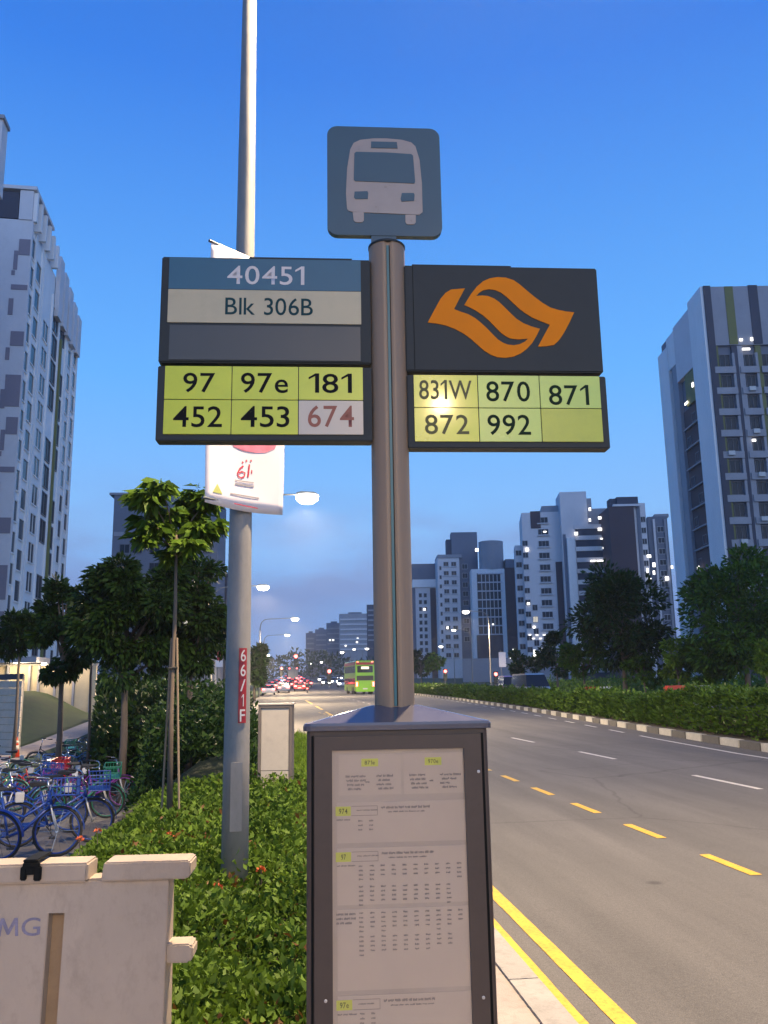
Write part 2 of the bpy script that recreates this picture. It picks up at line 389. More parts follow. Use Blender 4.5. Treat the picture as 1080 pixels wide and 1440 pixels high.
# painted lines, each dash on its own
def dash(name, x0, y0, x1, y1, w, m, z=.004, n=1):
    d = Vector((x1 - x0, y1 - y0, 0)); d.normalize(); s = Vector((d.y, -d.x, 0)) * w / 2
    A, B = Vector((x0, y0, z + gz(y0))), Vector((x1, y1, z + gz(y1)))
    return MB().add([A - s, A + s, B + s, B - s], [(0, 1, 2, 3)]).build(name, m, road)
def rag(name, x, w, ya, yb, m):   # a long painted line with a slightly uneven edge
    b = MB(); ys = np.arange(ya, yb, .12); q = random.Random(x)
    for j, y in enumerate(ys):
        c = x + left(y) - 1.28 if y > 14 else x
        b.v += [(c - w / 2 + q.uniform(-.0015, .001), y, .004), (c + w / 2 + q.uniform(-.001, .0015), y, .004)]
        if j and not q.random() < .012: b.f.append((2 * j - 2, 2 * j - 1, 2 * j + 1, 2 * j)); b.mi.append(0)
    return b.build(name, m, road)
rag('double_yellow_line', 1.62, .098, -6, 24, M_YEL); rag('double_yellow_line', 1.40, .098, -6, 24, M_YEL)
for i in range(-4, 24):
    y0 = 7.0 + i * 1.71; f_ = lambda y: 3.86 - .017 * (y - 7) - (.0012 * max(0, y - 16) ** 2)
    dash('bus_lane_dash', f_(y0), y0, f_(y0 + .86), y0 + .86, .10, M_YEL)
for i in range(-2, 26):
    y0 = 12.03 + i * 5.0; f_ = lambda y: 6.82 - .037 * (y - 12) if y < 24 else 6.38 + (left(y) * .5 + right(y) * .5 - 5.86) * .55
    dash('lane_dash', f_(y0), y0, f_(y0 + 1.9), y0 + 1.9, .10, M_WHT)
for i in range(60):
    y0 = -5 + i * 1.5
    if y0 < 21 or i % 2 == 0: dash('edge_line', right(y0) - .72 , y0, right(y0 + 1.5) - .72, y0 + 1.5, .10, M_WHT)
d1 = ground(478, 1010); d2 = ground(500, 1003); dash('lane_arrow_line', d1.x, d1.y, d2.x, d2.y, .14, M_WHT)
for i in range(3):
    p, q = ground(430 + i * 14, 985 + i * 8), ground(439 + i * 14, 990 + i * 8); dash('yellow_hatch_line', p.x, p.y, q.x, q.y, .16, M_YEL)

# ------------------------------------------------------------------ bus stop sign
SA = R(3); SP = at(553, 990, 2.55); SP.z = .12
sxv = Vector((math.cos(SA), -math.sin(SA), 0)); snv = Vector((-math.sin(SA), -math.cos(SA), 0))
sign = thing('bus_stop_sign', 'tall bus stop pole with dark route panels and triangular timetable case', 'bus stop sign', SP, -SA)
def pl(x, y, off):
    d = ray(x, y); q = SP + snv * off; P = CP + d * ((q - CP).dot(snv) / d.dot(snv)); return (P - SP).dot(sxv), P.z - SP.z
def pbox(a, b, c, d, off):
    u_, z1 = pl(a, (b), off); u2, z0 = pl(c, d, off); return (u_, u2, z0, z1)
M_POLE = mat('pole_anodised', (.285, .20, .128), .5, .12, var=.08, scale=3, stretch=(30, 30, .6), bump=.05)
M_TEAL = mat('teal_stripe', (.02, .13, .15), .4)
M_PDARK = mat('panel_charcoal', (.022, .030, .034), .55, var=.08, scale=2, dirt=.1, spec=.3)
M_PBLUE = mat('panel_blue', (.021, .11, .18), .45, var=.06, scale=3, dirt=.06)
M_PBEIGE = mat('panel_cream', (.46, .41, .27), .4, var=.05, scale=3, dirt=.08)
M_PSILV = mat('symbol_white', (.33, .27, .23), .3, var=.06, scale=20, coat=.2); M_BPAN = mat('panel_slate_blue', (.03, .085, .125), .45, var=.08, scale=4)
M_BROWN = mat('case_brown_paint', (.064, .044, .033), .45, var=.1, scale=5, dirt=.12)
M_CAP = mat('cap_paint', (.09, .085, .10), .16, var=.1, scale=5, coat=.6)
M_LIME = mat('plate_lime', (.56, .62, .03), .3, var=.06, scale=6, coat=.12, dirt=.06)
M_LIME2 = mat('plate_pale_lime', (.48, .64, .11), .3, var=.06, scale=6, coat=.12, dirt=.06)
M_LIME3 = mat('plate_olive_lime', (.44, .50, .03), .3, var=.1, scale=6, coat=.12, dirt=.08)
M_PINKP = mat('plate_cream', (.52, .46, .38), .3, var=.06, scale=6, coat=.12)
M_INK = mat('ink_black', (.008, .009, .009), .6, spec=.1); M_INKT = mat('ink_teal', (.015, .055, .065), .6, spec=.1)
M_INKW = mat('ink_white', (.60, .57, .55), .4); M_INKR = mat('ink_brown_red', (.27, .08, .05), .5); M_INKG = mat('ink_green', (.012, .03, .015), .6, spec=.1); M_INKO = mat('ink_olive', (.08, .08, .01), .5)
M_ORG = mat('logo_orange', (.76, .22, .001), .6, var=.06, scale=8, spec=.2)
Z0 = SP.z
def zz(z): return z - Z0
# pole: an extrusion with a groove down its front
b = MB(); n = 56; r_ = .0585
for z in (0, zz(2.972), zz(2.988), zz(2.993)):
    k = 1 if z < zz(2.98) else (.985 if z < zz(2.99) else .93)
    for j in range(n):
        t = 2 * math.pi * j / n - math.pi / 2; q = r_ * k
        dj = min(j, n - j)
        if dj <= 1: q -= .006
        elif dj in (5, 6): q -= .0
        b.v.append((q * math.cos(t) + .004, q * math.sin(t), z))
for i in range(3):
    for j in range(n): b.f.append((i * n + j, i * n + (j + 1) % n, (i + 1) * n + (j + 1) % n, (i + 1) * n + j)); b.mi.append(0)
b.f.append(tuple(3 * n + j for j in range(n))); b.mi.append(0)
po = b.build('pole', M_POLE, sign, smooth=True)
MB().box(-.001, .007, -.0555, -.05, zz(1.53), zz(2.97)).build('pole_stripe', M_TEAL, sign)
MB().box(.0078, .0098, -.0548, -.05, zz(1.53), zz(2.97)).build('pole_seam', M_INK, sign)
c = MB(); 
for i in range(25):
    pass
c.lathe([(.0605, 0), (.0605, .006), (.055, .010)], 40, (.004, 0, zz(2.985))).build('pole_cap', M_PDARK, sign, smooth=False)
# bus symbol panel
bp = MB().prism(rrect(-.189, .188, zz(3.028), zz(3.424), .034), -.012, .012).build('bus_panel', M_BPAN, sign)
MB().prism([(-.046, zz(2.985)), (.036, zz(2.985)), (.036, zz(3.034)), (-.046, zz(3.034))], -.010, .010).build('panel_neck', M_BPAN, sign)
def zp(pts, ox, oy, s, off): return [pl(ox + x / s, oy + y / s, off) for x, y in pts]
body = zp([(228, 770), (219, 640), (229, 430), (255, 270), (285, 215), (340, 190), (450, 178), (560, 178), (690, 190), (770, 212), (805, 245), (840, 360), (860, 560), (866, 800), (838, 822), (600, 812), (270, 797), (240, 788)], 450, 165, 6, .014)
MB().prism(body, -.0145, -.012).build('bus_symbol', M_PSILV, bp)
for nm, pts in (('symbol_window', [(290, 305), (305, 292), (560, 298), (770, 312), (785, 325), (803, 545), (795, 558), (560, 548), (295, 538), (285, 525)]), ('symbol_destination', [(432, 205), (648, 210), (655, 262), (430, 258)]),
                ('symbol_headlight', [(292, 628), (400, 624), (408, 640), (404, 688), (300, 690), (287, 675)]), ('symbol_headlight', [(690, 640), (790, 640), (798, 655), (795, 705), (690, 710), (680, 690)])):
    MB().prism(zp(pts, 450, 165, 6, .015), -.0165, -.0146).build(nm, M_BPAN, bp)
for pts in ([(275, 800), (370, 800), (370, 870), (355, 885), (300, 885), (285, 870)], [(720, 822), (808, 822), (808, 885), (795, 903), (735, 903), (722, 885)]):
    MB().prism(zp(pts, 450, 165, 6, .014), -.0145, -.012).build('symbol_wheel', M_PSILV, bp)
# name panel (left arm)
npn = MB().box(-.712, -.052, -.03, .022, zz(2.578), zz(2.932)).build('name_panel', M_PDARK, sign, bevel=.004)
MB().box(-.44, -.11, -.012, .012, zz(2.932), zz(2.944)).build('top_rail', M_PDARK, sign)
hs = MB().box(-.688, -.083, -.0325, -.0301, zz(2.821), zz(2.927)).build('header_strip', M_PBLUE, npn)
ns = MB().box(-.688, -.083, -.0325, -.0301, zz(2.709), zz(2.8195)).build('name_strip', M_PBEIGE, npn)
MB().box(-.68, -.086, -.0325, -.0301, zz(2.586), zz(2.70)).build('blank_strip', mat('blank_strip', (.045, .055, .062), .4, var=.06), npn)
text('stop_number', '40451', pbox(320, 373, 428, 401, .033), -.0331, M_INKW, npn, .004)
text('stop_name', 'Blk 306B', pbox(317, 418, 440, 444, .033), -.0331, M_INKT, npn, .004)
# logo panel (right arm)
lp = MB().box(.056, .69, -.03, .022, zz(2.556), zz(2.916)).build('logo_panel', M_PDARK, sign, bevel=.004)
MB().box(.0835, .0855, -.0306, -.028, zz(2.56), zz(2.913)).build('panel_seam', M_INK, lp)
MB().box(.085, .41, -.012, .012, zz(2.916), zz(2.928)).build('top_rail', M_PDARK, sign)
lg = [(150, 335), (182, 275), (215, 215), (240, 186), (268, 169), (338, 163), (310, 215), (283, 268), (315, 281), (355, 294), (390, 314), (420, 338), (448, 364), (475, 392), (505, 422), (530, 438), (555, 448), (585, 451), (615, 446), (640, 434), (657, 418),
      (610, 421), (570, 417), (545, 405), (520, 387), (490, 357), (462, 328), (430, 300), (395, 276), (362, 258), (335, 247), (350, 222), (370, 190), (398, 155), (430, 127), (465, 112), (505, 106), (545, 109), (585, 122), (615, 143), (650, 173), (690, 206), (730, 236), (770, 260), (810, 272), (850, 280), (891, 285),
      (868, 335), (840, 388), (815, 425), (790, 449), (750, 456), (708, 458), (738, 402), (768, 347), (725, 330), (680, 311), (645, 290), (610, 263), (580, 235), (550, 206), (520, 184), (490, 171), (460, 167), (432, 172), (410, 185), (394, 202),
      (425, 199), (455, 202), (485, 214), (512, 233), (540, 260), (570, 290), (600, 318), (635, 340), (675, 356), (718, 368), (700, 405), (680, 438), (652, 469), (620, 493), (585, 508), (545, 515), (505, 512), (468, 499), (435, 478), (400, 447), (365, 416), (330, 391), (290, 369), (240, 350), (195, 341)]
MB().prism(zp(lg, 560, 360, 3.6, .033), -.0326, -.0301).build('ribbon_logo', M_ORG, lp)
# route plates
fl = MB().box(-.712, -.052, -.03, .022, zz(2.326), zz(2.566)).build('route_frame', M_PDARK, sign, bevel=.003)
fr = MB().box(.058, .695, -.03, .022, zz(2.305), zz(2.543)).build('route_frame', M_PDARK, sign, bevel=.003)
def plates(us, zs, data):
    for (ci, ri, m, s, bx, ink) in data:
        o = MB().box(us[ci] + .0012, us[ci + 1] - .0012, -.0345, -.0302, zz(zs[ri + 1]) + .0012, zz(zs[ri]) - .0012).build('route_plate', m, sign, bevel=.0008)
        if s: text('route_number', s, pbox(*bx, .0345), -.0350, ink, o, .007)
plates((-.690, -.4845, -.280, -.079), (2.5655, 2.456, 2.345), [
    (0, 0, M_LIME, '97', (258, 524, 302, 552), M_INK), (1, 0, M_LIME, '97e', (339, 524, 405, 553), M_INK), (2, 0, M_LIME, '181', (434, 525, 495, 553), M_INK),
    (0, 1, M_LIME, '452', (244, 571, 312, 601), M_INK), (1, 1, M_LIME, '453', (339, 571, 407, 601), M_INK), (2, 1, M_PINKP, '674', (433, 570, 498, 601), M_INKR)])
plates((.078, .281, .478, .674), (2.5425, 2.434, 2.324), [
    (0, 0, M_LIME, '831W', (589, 534, 664, 562), M_INKO), (1, 0, M_LIME2, '870', (683, 536, 746, 565), M_INKG), (2, 0, M_LIME2, '871', (771, 541, 829, 570), M_INKG),
    (0, 1, M_LIME, '872', (597, 583, 660, 611), M_INKO), (1, 1, M_LIME2, '992', (685, 583, 747, 612), M_INKG), (2, 1, M_LIME3, None, None, None)])
for u_, z_ in ((-.064, 2.75), (-.06, 2.45), (.06, 2.74), (.06, 2.43)):
    MB().box(min(u_, 0), max(u_, 0), -.018, .018, zz(z_ - .1), zz(z_ + .1)).build('bracket', M_PDARK, sign)
# triangular timetable case
FV = -.15; HW = .266; BV = .30
def tri(hw, fv, bv, rr=.03):
    P = [Vector((-hw, fv)), Vector((hw, fv)), Vector((0, bv))]; out = []
    for i in range(3):
        a, c_, d = P[i - 1], P[i], P[(i + 1) % 3]
        e1 = c_ + (a - c_).normalized() * rr; e2 = c_ + (d - c_).normalized() * rr
        for k in range(6):
            t = k / 5; out.append(tuple(e1 * (1 - t) ** 2 + c_ * 2 * t * (1 - t) + e2 * t * t))
    return out
ZT = zz(1.468)
case = MB().slab(tri(HW - .006, FV + .006, BV - .01), 0, ZT).build('timetable_case', M_BROWN, sign)
cap = MB(); ring = tri(HW + .004, FV - .004, BV + .006); n = len(ring)
lv = [(1, ZT + .001), (1, ZT + .014), (.985, ZT + .021), (.30, ZT + .062), (.26, ZT + .064)]
for s_, z in lv: cap.v += [(x * s_, y * s_, z) for x, y in ring]
for i in range(len(lv) - 1):
    for j in range(n): cap.f.append((i * n + j, i * n + (j + 1) % n, (i + 1) * n + (j + 1) % n, (i + 1) * n + j)); cap.mi.append(0)
cap.f.append(tuple(range(n - 1, -1, -1))); cap.f.append(tuple((len(lv) - 1) * n + j for j in range(n))); cap.mi += [0, 0]
cap.build('case_cap', M_CAP, sign)
for s_ in (-1, 1):   # dark corner seams beside the door
    MB().box(s_ * .234 - .003, s_ * .234 + .003, FV + .0015, FV + .01, .05, ZT - .012).build('corner_seam', M_INK, sign)
# the door frame and the sheets behind its pane
G0, G1, GT, GB = -.181, .181, zz(1.417), .10
df = MB().box(-.229, G0, FV - .004, FV + .02, .06, ZT - .014); df.box(G1, .229, FV - .004, FV + .02, .06, ZT - .014); df.box(G0, G1, FV - .004, FV + .02, GT, ZT - .014); df.box(G0, G1, FV - .004, FV + .02, .06, GB)
door = df.build('case_door', M_BROWN, sign)
M_PAPER = mat('timetable_paper', (.48, .38, .28), .55, var=.05, scale=6); M_PGRY = mat('print_grey', (.17, .145, .125), .6); M_TAB = mat('tab_lime', (.50, .50, .06), .5)
MB().box(G0, G1, FV + .0045, FV + .006, GB, GT).build('case_backing', mat('backing_tan', (.42, .34, .255), .7), door)
off = -FV
def zpx(y): return pl(562, y, off)[1]
rows = [(1060, 1117, None), (1127, 1184, 'a'), (1191, 1271, 'b'), (1277, 1391, 'c'), (1398, 1475, 'd'), (1480, 1600, 'e')]
q = random.Random(3)
def bars(sheet_o, lines):
    b = MB()
    for (u_, w_, z_, h_) in lines:
        x = u_
        while x < u_ + w_:   # word-like runs
            for _ in range(4 if w_ < .02 else q.randint(3, 7)):
                l = q.uniform(.0016, .0028); b.box(x, x + l, FV + .0022, FV + .0028, z_ + (0 if q.random() < .8 else h_ * .25), z_ + h_ * q.uniform(.7, 1.15)); x += l + .0007
            x += .0024
            if w_ < .02: break
    return b.build('print', M_PGRY, sheet_o)
def sheet_at(y0, y1, u_a, u_b): return MB().box(u_a, u_b, FV + .003, FV + .0044, zpx(y1), zpx(y0)).build('timetable_sheet', M_PAPER, door)
def up_(x): return pl(x, 1200, off)[0]
def timegrid(u_a, z_a, cols, rws, skip=()):
    L = []
    for i in range(cols):
        for j in range(rws + (1 if q.random() < .25 else 0) - (1 if i > cols - 3 and rws > 3 and q.random() < .7 else 0)):
            L.append((u_a + i * .0293, .0165, z_a - j * .0112, .0042))
    return L
for (a_, c_, t_) in ((477, 566, '871e'), (570, 655, '970e')):
    so = sheet_at(1060, 1117, up_(a_), up_(c_)); m0 = up_((a_ + c_) / 2)
    MB().box(m0 - .023, m0 + .023, FV + .0022, FV + .0029, zpx(1077), zpx(1066)).build('route_tab', M_TAB, door)
    text('tab_number', t_, (m0 - .014, m0 + .014, zpx(1076) + .003, zpx(1067) - .003), FV + .0019, M_INKO, door, .01)
    L = []
    for j in range(4):
        L.append((m0 - .066 + (.002 * j), .038, zpx(1092) - j * .011, .0055)); 
        L.append((m0 + .018 + .005 * (j % 2), .042 - .008 * (j % 3), zpx(1092) - j * .011, .0055))
    L.append((m0 - .012, .014, zpx(1100), .004)); bars(so, L)
for (y0, y1, kd) in rows[1:]:
    so = sheet_at(y0, y1, up_(474), up_(663) if y0 > 1000 else 0); z1 = zpx(y0)
    L = []
    if kd in 'abde':
        MB().box(G0 + .009, G0 + .050, FV + .0022, FV + .0029, z1 - .034, z1 - .010).build('route_tab', M_TAB, door)
        text('tab_number', {'a': '974', 'b': '97', 'd': '97e', 'e': '181'}[kd], (G0 + (.018 if kd != 'b' else .023), G0 + (.041 if kd != 'b' else .036), z1 - .029, z1 - .015), FV + .0019, M_INKO, door, .01)
        fb = MB(); fb.box(G0 + .052, G0 + .122, FV + .0024, FV + .0028, z1 - .0105, z1 - .0095); fb.box(G0 + .052, G0 + .122, FV + .0024, FV + .0028, z1 - .0345, z1 - .0335); fb.box(G0 + .1215, G0 + .1225, FV + .0024, FV + .0028, z1 - .0335, z1 - .0105)
        fb.build('print_box', M_PGRY, door)
        L += [(G0 + .066, .04, z1 - .022, .003), (G0 + .132, .13, z1 - .018, .006), (G0 + .15, .10, z1 - .028, .0035), (G0 + .012, .036, z1 - .046, .0035)]
    if kd == 'a': L += timegrid(G0 + .07, z1 - .050, 2, 3)
    if kd == 'b': L += timegrid(G0 + .07, z1 - .048, 10, 3) + timegrid(G0 + .07, z1 - .100, 9, 4)
    if kd == 'c': L += [(G0 + .01, .04, z1 - .014 - j * .011, .005) for j in range(3)] + timegrid(G0 + .07, z1 - .012, 10, 4) + timegrid(G0 + .07, z1 - .070, 9, 4)
    if kd in 'de': L += timegrid(G0 + .07, z1 - .046, 2 if kd == 'd' else 10, 3)
    bars(so, L)
for (x, y) in ((673, 1085), (458, 1408), (680, 1403)):
    u_, z_ = pl(x, y, off + .005); MB().lathe([(.0042, 0), (.0042, .0015), (.003, .002)], 12).xf(Matrix.Translation((u_, FV - .004, z_)) @ Matrix.Rotation(R(90), 4, 'X')).build('door_screw', mat('screw_steel', (.5, .5, .5), .3, .9), door)
def glassmat():
    m = bpy.data.materials.new('clear_pane'); m.use_nodes = True; N = m.node_tree.nodes; L = m.node_tree.links
    t = N.new('ShaderNodeBsdfTransparent'); g = N.new('ShaderNodeBsdfGlossy'); g.inputs['Roughness'].default_value = .12
    mx = N.new('ShaderNodeMixShader'); mx.inputs[0].default_value = .05; L.new(t.outputs[0], mx.inputs[1]); L.new(g.outputs[0], mx.inputs[2]); L.new(mx.outputs[0], N['Material Output'].inputs[0]); return m
M_CLEAR = glassmat()
MB().box(G0 - .002, G1 + .002, FV - .0002, FV + .0006, GB - .002, GT + .002).build('pane', M_CLEAR, door)
MB().box(-.2, .2, -.2, .2, -.02, .012).build('base_plate', M_BROWN, sign)

# ------------------------------------------------------------------ street lamps
M_GALV = mat('galvanised_steel', (.25, .24, .225), .6, .15, var=.2, scale=5, stretch=(1, 1, .35), bump=.1, dirt=.15)
M_DKST = mat('dark_steel', (.10, .11, .12), .5, .4)
M_LENS = mat('lamp_lens_lit', (1, .93, .80), emit=18.0, ecol=(1, .90, .74, 1))
M_RED = mat('number_red', (.30, .015, .022), .45, var=.1, scale=20)
def street_lamp(label, loc, H, arm, rz, power, h0=.0, tip=.06, base=.095, n=12, group='street lamps lining the road', lens=1.0, col=None):
    o = thing('street_lamp', label, 'street lamp', loc, rz, group)
    pts = [(0, 0, 0), (0, 0, .02), (0, 0, H - 1.3)]; MB().tube([(0, 0, 0), (0, 0, 1.0), (0, 0, H * .55), (0, 0, H - 1.3)], [base, base * .96, base * .72, tip], n).build('pole', M_GALV, o, smooth=True)
    A = [(0, 0, H - 1.32), (.02, 0, H - .9), (.14, 0, H - .45), (.42, 0, H - .15), (.8, 0, H - .03), (arm, 0, H + .08)]
    MB().tube(A, [tip, tip * .9, tip * .75, tip * .65, tip * .6, tip * .5], 8).build('arm', M_GALV, o, smooth=True)
    MB().tube([(0, 0, 0), (0, 0, .025)], [base * 1.9, base * 1.9], 12).build('base_flange', M_GALV, o)
    hd = MB().xf(Matrix()); hd.prism([(-.1, -.02), (.0, -.06), (.62, -.05), (.74, 0), (.6, .08), (.1, .10), (-.1, .05)], -.15, .15); hd.xf(Matrix.Translation((arm, 0, H + .08))); hb = hd.build('lamp_head', M_DKST, o, bevel=.015)
    ls = MB().lathe([(.03 * lens, -.20 * lens), (.14 * lens, -.185 * lens), (.225 * lens, -.12 * lens), (.24 * lens, -.06), (.2 * lens, -.052)], 16, (arm + .33, 0, H + .08)); ls.build('lamp_lens', M_LENS, hb, smooth=True)  # lens scaled up on far lamps, their glare put into its shape
    if power:
        L = bpy.data.lights.new('lamp_light', 'SPOT'); L.energy = power; L.color = col or LAMP_COL; L.spot_size = R(165); L.spot_blend = .5; L.shadow_soft_size = .18
        lo = bpy.data.objects.new('lamp_light', L); COL.objects.link(lo); lo.parent = o; lo.location = (arm + .33, 0, H + .02 - .2 * lens)
    return o
lb = ground(329, 1276, .12)
main = street_lamp('tall tapered steel street lamp with red number strip, behind the bus stop sign', (lb.x, lb.y, .12), 10.2, 2.4, R(-6), LAMP_W, base=.094, tip=.045)
# the number strip on its front
npx = main.matrix_basis.inverted() if False else None
pz = [(lb.y, 0)]
def on_lamp(px, py):   # height on the lamp's axis for a pixel row
    return at(px, py, lb.y).z - .12
zt, zb = on_lamp(340, 912), on_lamp(340, 1016)
ang = R(-90 + 24); rr_ = .0925
Mx = Matrix.Rotation(R(6) + R(24), 4, 'Z') @ Matrix.Translation((0, -rr_, 0))
pb = MB()
for i in range(7):
    t = (i - 3) / 3 * .32; pb.v += [(rr_ * math.sin(t), rr_ - rr_ * math.cos(t) - .0025, zb), (rr_ * math.sin(t), rr_ - rr_ * math.cos(t) - .0025, zt)]
    if i: pb.f.append((2 * i - 2, 2 * i, 2 * i + 1, 2 * i - 1)); pb.mi.append(0)
plate = pb.xf(Mx).build('number_strip', M_RED, main)
hh = (zt - zb) / 5
for i, ch in enumerate('66/1F'):
    t = text('number', ch, (-.019, .019, zt - (i + .9) * hh, zt - (i + .1) * hh) if ch != '1' else (-.008, .008, zt - (i + .9) * hh, zt - (i + .1) * hh), -.0055, M_INKW, plate, .006); t.data.transform(Mx)
for z_ in (1.2,):
    MB().box(-.04, .04, -.004, .004, .5, .95).xf(Matrix.Rotation(R(10), 4, 'Z') @ Matrix.Translation((0, -.0945, 0))).build('access_door', M_GALV, main)
street_lamp('street lamp of the row standing behind the photographer', (lb.x - .1, -20.5, .12), 10.2, 2.6, R(-2), LAMP_W * 1.2, col=(1, .68, .36))
def far_lamp(px, py, Y, side, label, arm=3.2, H=9.3, power=0, lens=1.3):
    p = at(px, py, Y); z0 = gz(Y) + .12; H = p.z - z0
    rz = 0 if side > 0 else math.pi
    return street_lamp(label, (p.x - side * (arm + .33), Y, z0), H, arm, rz, power, base=.1, tip=.06, n=8, lens=lens)
far_lamp(432, 698, 33, 1, 'lit street lamp with long arm, the brightest lamp, right of the hanging banner', 4.0, power=LAMP_W * 1.6, lens=1.9)
far_lamp(370, 825, 65, 1, 'second lit street lamp down the road, low to the right of the numbered lamp pole', 3.4, power=LAMP_W * 2.2, lens=1.9)
far_lamp(415, 870, 98, 1, 'third lit street lamp down the road with a curved arm over the lanes', 3.6, power=LAMP_W * 2.2, lens=1.8)
far_lamp(404, 893, 132, 1, 'fourth lit street lamp down the road under the curved arm', 3.2, power=LAMP_W * 2, lens=1.6)
far_lamp(376, 921, 200, 1, 'smallest lit street lamp on the far left kerb above the traffic', 3, power=LAMP_W * 3.5, lens=2)
far_lamp(655, 860, 92, -1, 'lit street lamp before the slab block right of the sign pole, highest of three', 2.2, power=LAMP_W * 1.2, lens=1.6)
far_lamp(638, 886, 122, -1, 'middle of the three lit street lamps stepping down right of the sign pole', 2.2)
far_lamp(620, 909, 165, -1, 'lowest of the three lit street lamps right of the sign pole', 2.2, lens=1.6)
far_lamp(516, 912, 200, -1, 'lit street lamp just left of the sign pole above the green bus', 2, lens=1.8)
far_lamp(498, 913, 240, -1, 'lit street lamp above the rear corner of the green bus', 2, lens=1.6)
far_lamp(481, 917, 230, -1, 'lit street lamp left of the green bus over the oncoming cars', 2, lens=2)
far_lamp(452, 931, 330, -1, 'tiny distant lit street lamp above the red signal', 2, lens=2)
far_lamp(436, 933, 340, -1, 'tiny distant lit street lamp left of the red signal', 2, lens=2)
# opposite side lamps just outside the frame to the right keep the far lanes lit, as the row there implies
street_lamp('street lamp on the far side of the road right of the view', (29, 16, .12), 9.5, 2.4, math.pi, LAMP_W * .8)
o = far_lamp(303, 888, 60, -1, 'short lit path lamp with white shade beside the small pink banner', .5, power=0, lens=1.0)
o['group'] = 'path lamps'

# ------------------------------------------------------------------ banners
M_BAN = mat('banner_white', (.74, .68, .69), .7, var=.05, scale=3); M_PINK = mat('banner_pink', (.60, .18, .24), .7, var=.25, scale=12); M_BRED = mat('banner_red', (.50, .03, .06), .7); M_BGRY = mat('banner_grey', (.30, .28, .30), .7); M_BGRN = mat('banner_green', (.42, .45, .12), .7)
YL, YR = lb.y - .33, lb.y + .12
A0, A1, A2 = at(288, 706, YL), at(397, 725, YR), at(300, 338, YL)
wx = Vector((A1.x - A0.x, A1.y - A0.y, 0)); bw = wx.length; bh = A2.z - A0.z
ban = thing('hanging_banner', 'white banner with red emblem hanging on the tall lamp pole behind the sign', 'banner', (A0.x, A0.y, A0.z), math.atan2(wx.y, wx.x))
b = MB(); nx, nz = 14, 26
for j in range(nz + 1):
    for i in range(nx + 1):
        x, z = bw * i / nx, bh * j / nz
        b.v.append((x, .018 * math.sin(x * 6 + z * 1.3) * (1 - abs(2 * j / nz - 1) ** 4) , z - .02 * math.sin(math.pi * i / nx) * (1 if j == 0 else 0)))
for j in range(nz):
    for i in range(nx): k = j * (nx + 1) + i; b.f.append((k, k + 1, k + nx + 2, k + nx + 1)); b.mi.append(0)
fab = b.build('banner_fabric', M_BAN, ban, smooth=True)
sm = fab.modifiers.new('thick', 'SOLIDIFY'); sm.thickness = .003; sm.offset = 0
def byy(x, z): return .018 * math.sin(x * 6 + z * 1.3) * (1 - abs(2 * z / bh - 1) ** 4)
def bprint(name, poly, m, d=.004):
    cx = sum(p[0] for p in poly) / len(poly); cz = sum(p[1] for p in poly) / len(poly); y = byy(cx, cz)
    v = [(x, byy(x, z) - d, z) for x, z in poly]; return MB().add(v, [tuple(range(len(v)))]).build(name, m, fab)
def bp_(x, y):  # banner coordinates of a pixel
    d = ray(x, y); nrm = Vector((wx.y, -wx.x, 0)).normalized(); t = (A0 - CP).dot(nrm) / d.dot(nrm); P = CP + d * t
    return (P - A0).dot(wx.normalized()), P.z - A0.z
bprint('pink_blossom', [bp_(*p) for p in ((326, 620), (330, 628), (342, 634), (358, 637), (372, 637), (384, 632), (389, 620), (388, 600), (370, 580), (345, 585), (328, 600))][::-1], M_PINK)
def stroke(name, pix, w, m):
    pts = [Vector(bp_(*p)) for p in pix]; v = []; n = len(pts)
    for i, p in enumerate(pts):
        d = (pts[min(i + 1, n - 1)] - pts[max(i - 1, 0)]).normalized(); s = Vector((-d.y, d.x)) * w / 2
        for qv in (p + s, p - s): v.append((qv.x, byy(qv.x, qv.y) - .0045, qv.y))
    return MB().add(v, [(2 * i, 2 * i + 1, 2 * i + 3, 2 * i + 2) for i in range(n - 1)]).build(name, m, fab)
stroke('emblem_stroke', [(343, 655), (338, 659), (335, 665), (336, 670), (340, 672), (344, 670), (345, 665), (341, 663), (337, 665)], .012, M_BRED)
stroke('emblem_stroke', [(351, 653), (350, 662), (349, 671)], .014, M_BRED); stroke('emblem_stroke', [(354, 661), (354, 666)], .010, M_BRED)
for p in ((342, 650), (347, 648), (353, 648)): bprint('emblem_dot', [Vector(bp_(*p)) + Vector((.008 * math.cos(t), .008 * math.sin(t))) for t in np.arange(0, 6.28, .8)], M_BRED)
stroke('print_line', [(331, 675), (357, 679)], .008, M_BGRY); stroke('print_line', [(331, 680), (357, 684)], .014, M_BGRY); stroke('print_line', [(324, 694), (364, 701)], .012, M_BGRY)
bprint('green_triangle', [bp_(*p) for p in ((299, 692), (313, 695), (306, 680))], M_BGRN)
stroke('print_line', [(329, 708), (362, 715)], .006, M_BRED)
for z_ in (.03, bh - .01):
    MB().tube([(-.02, .0, z_), (bw * .62, .04, z_)], .012, 8).build('banner_rod', M_DKST, ban)
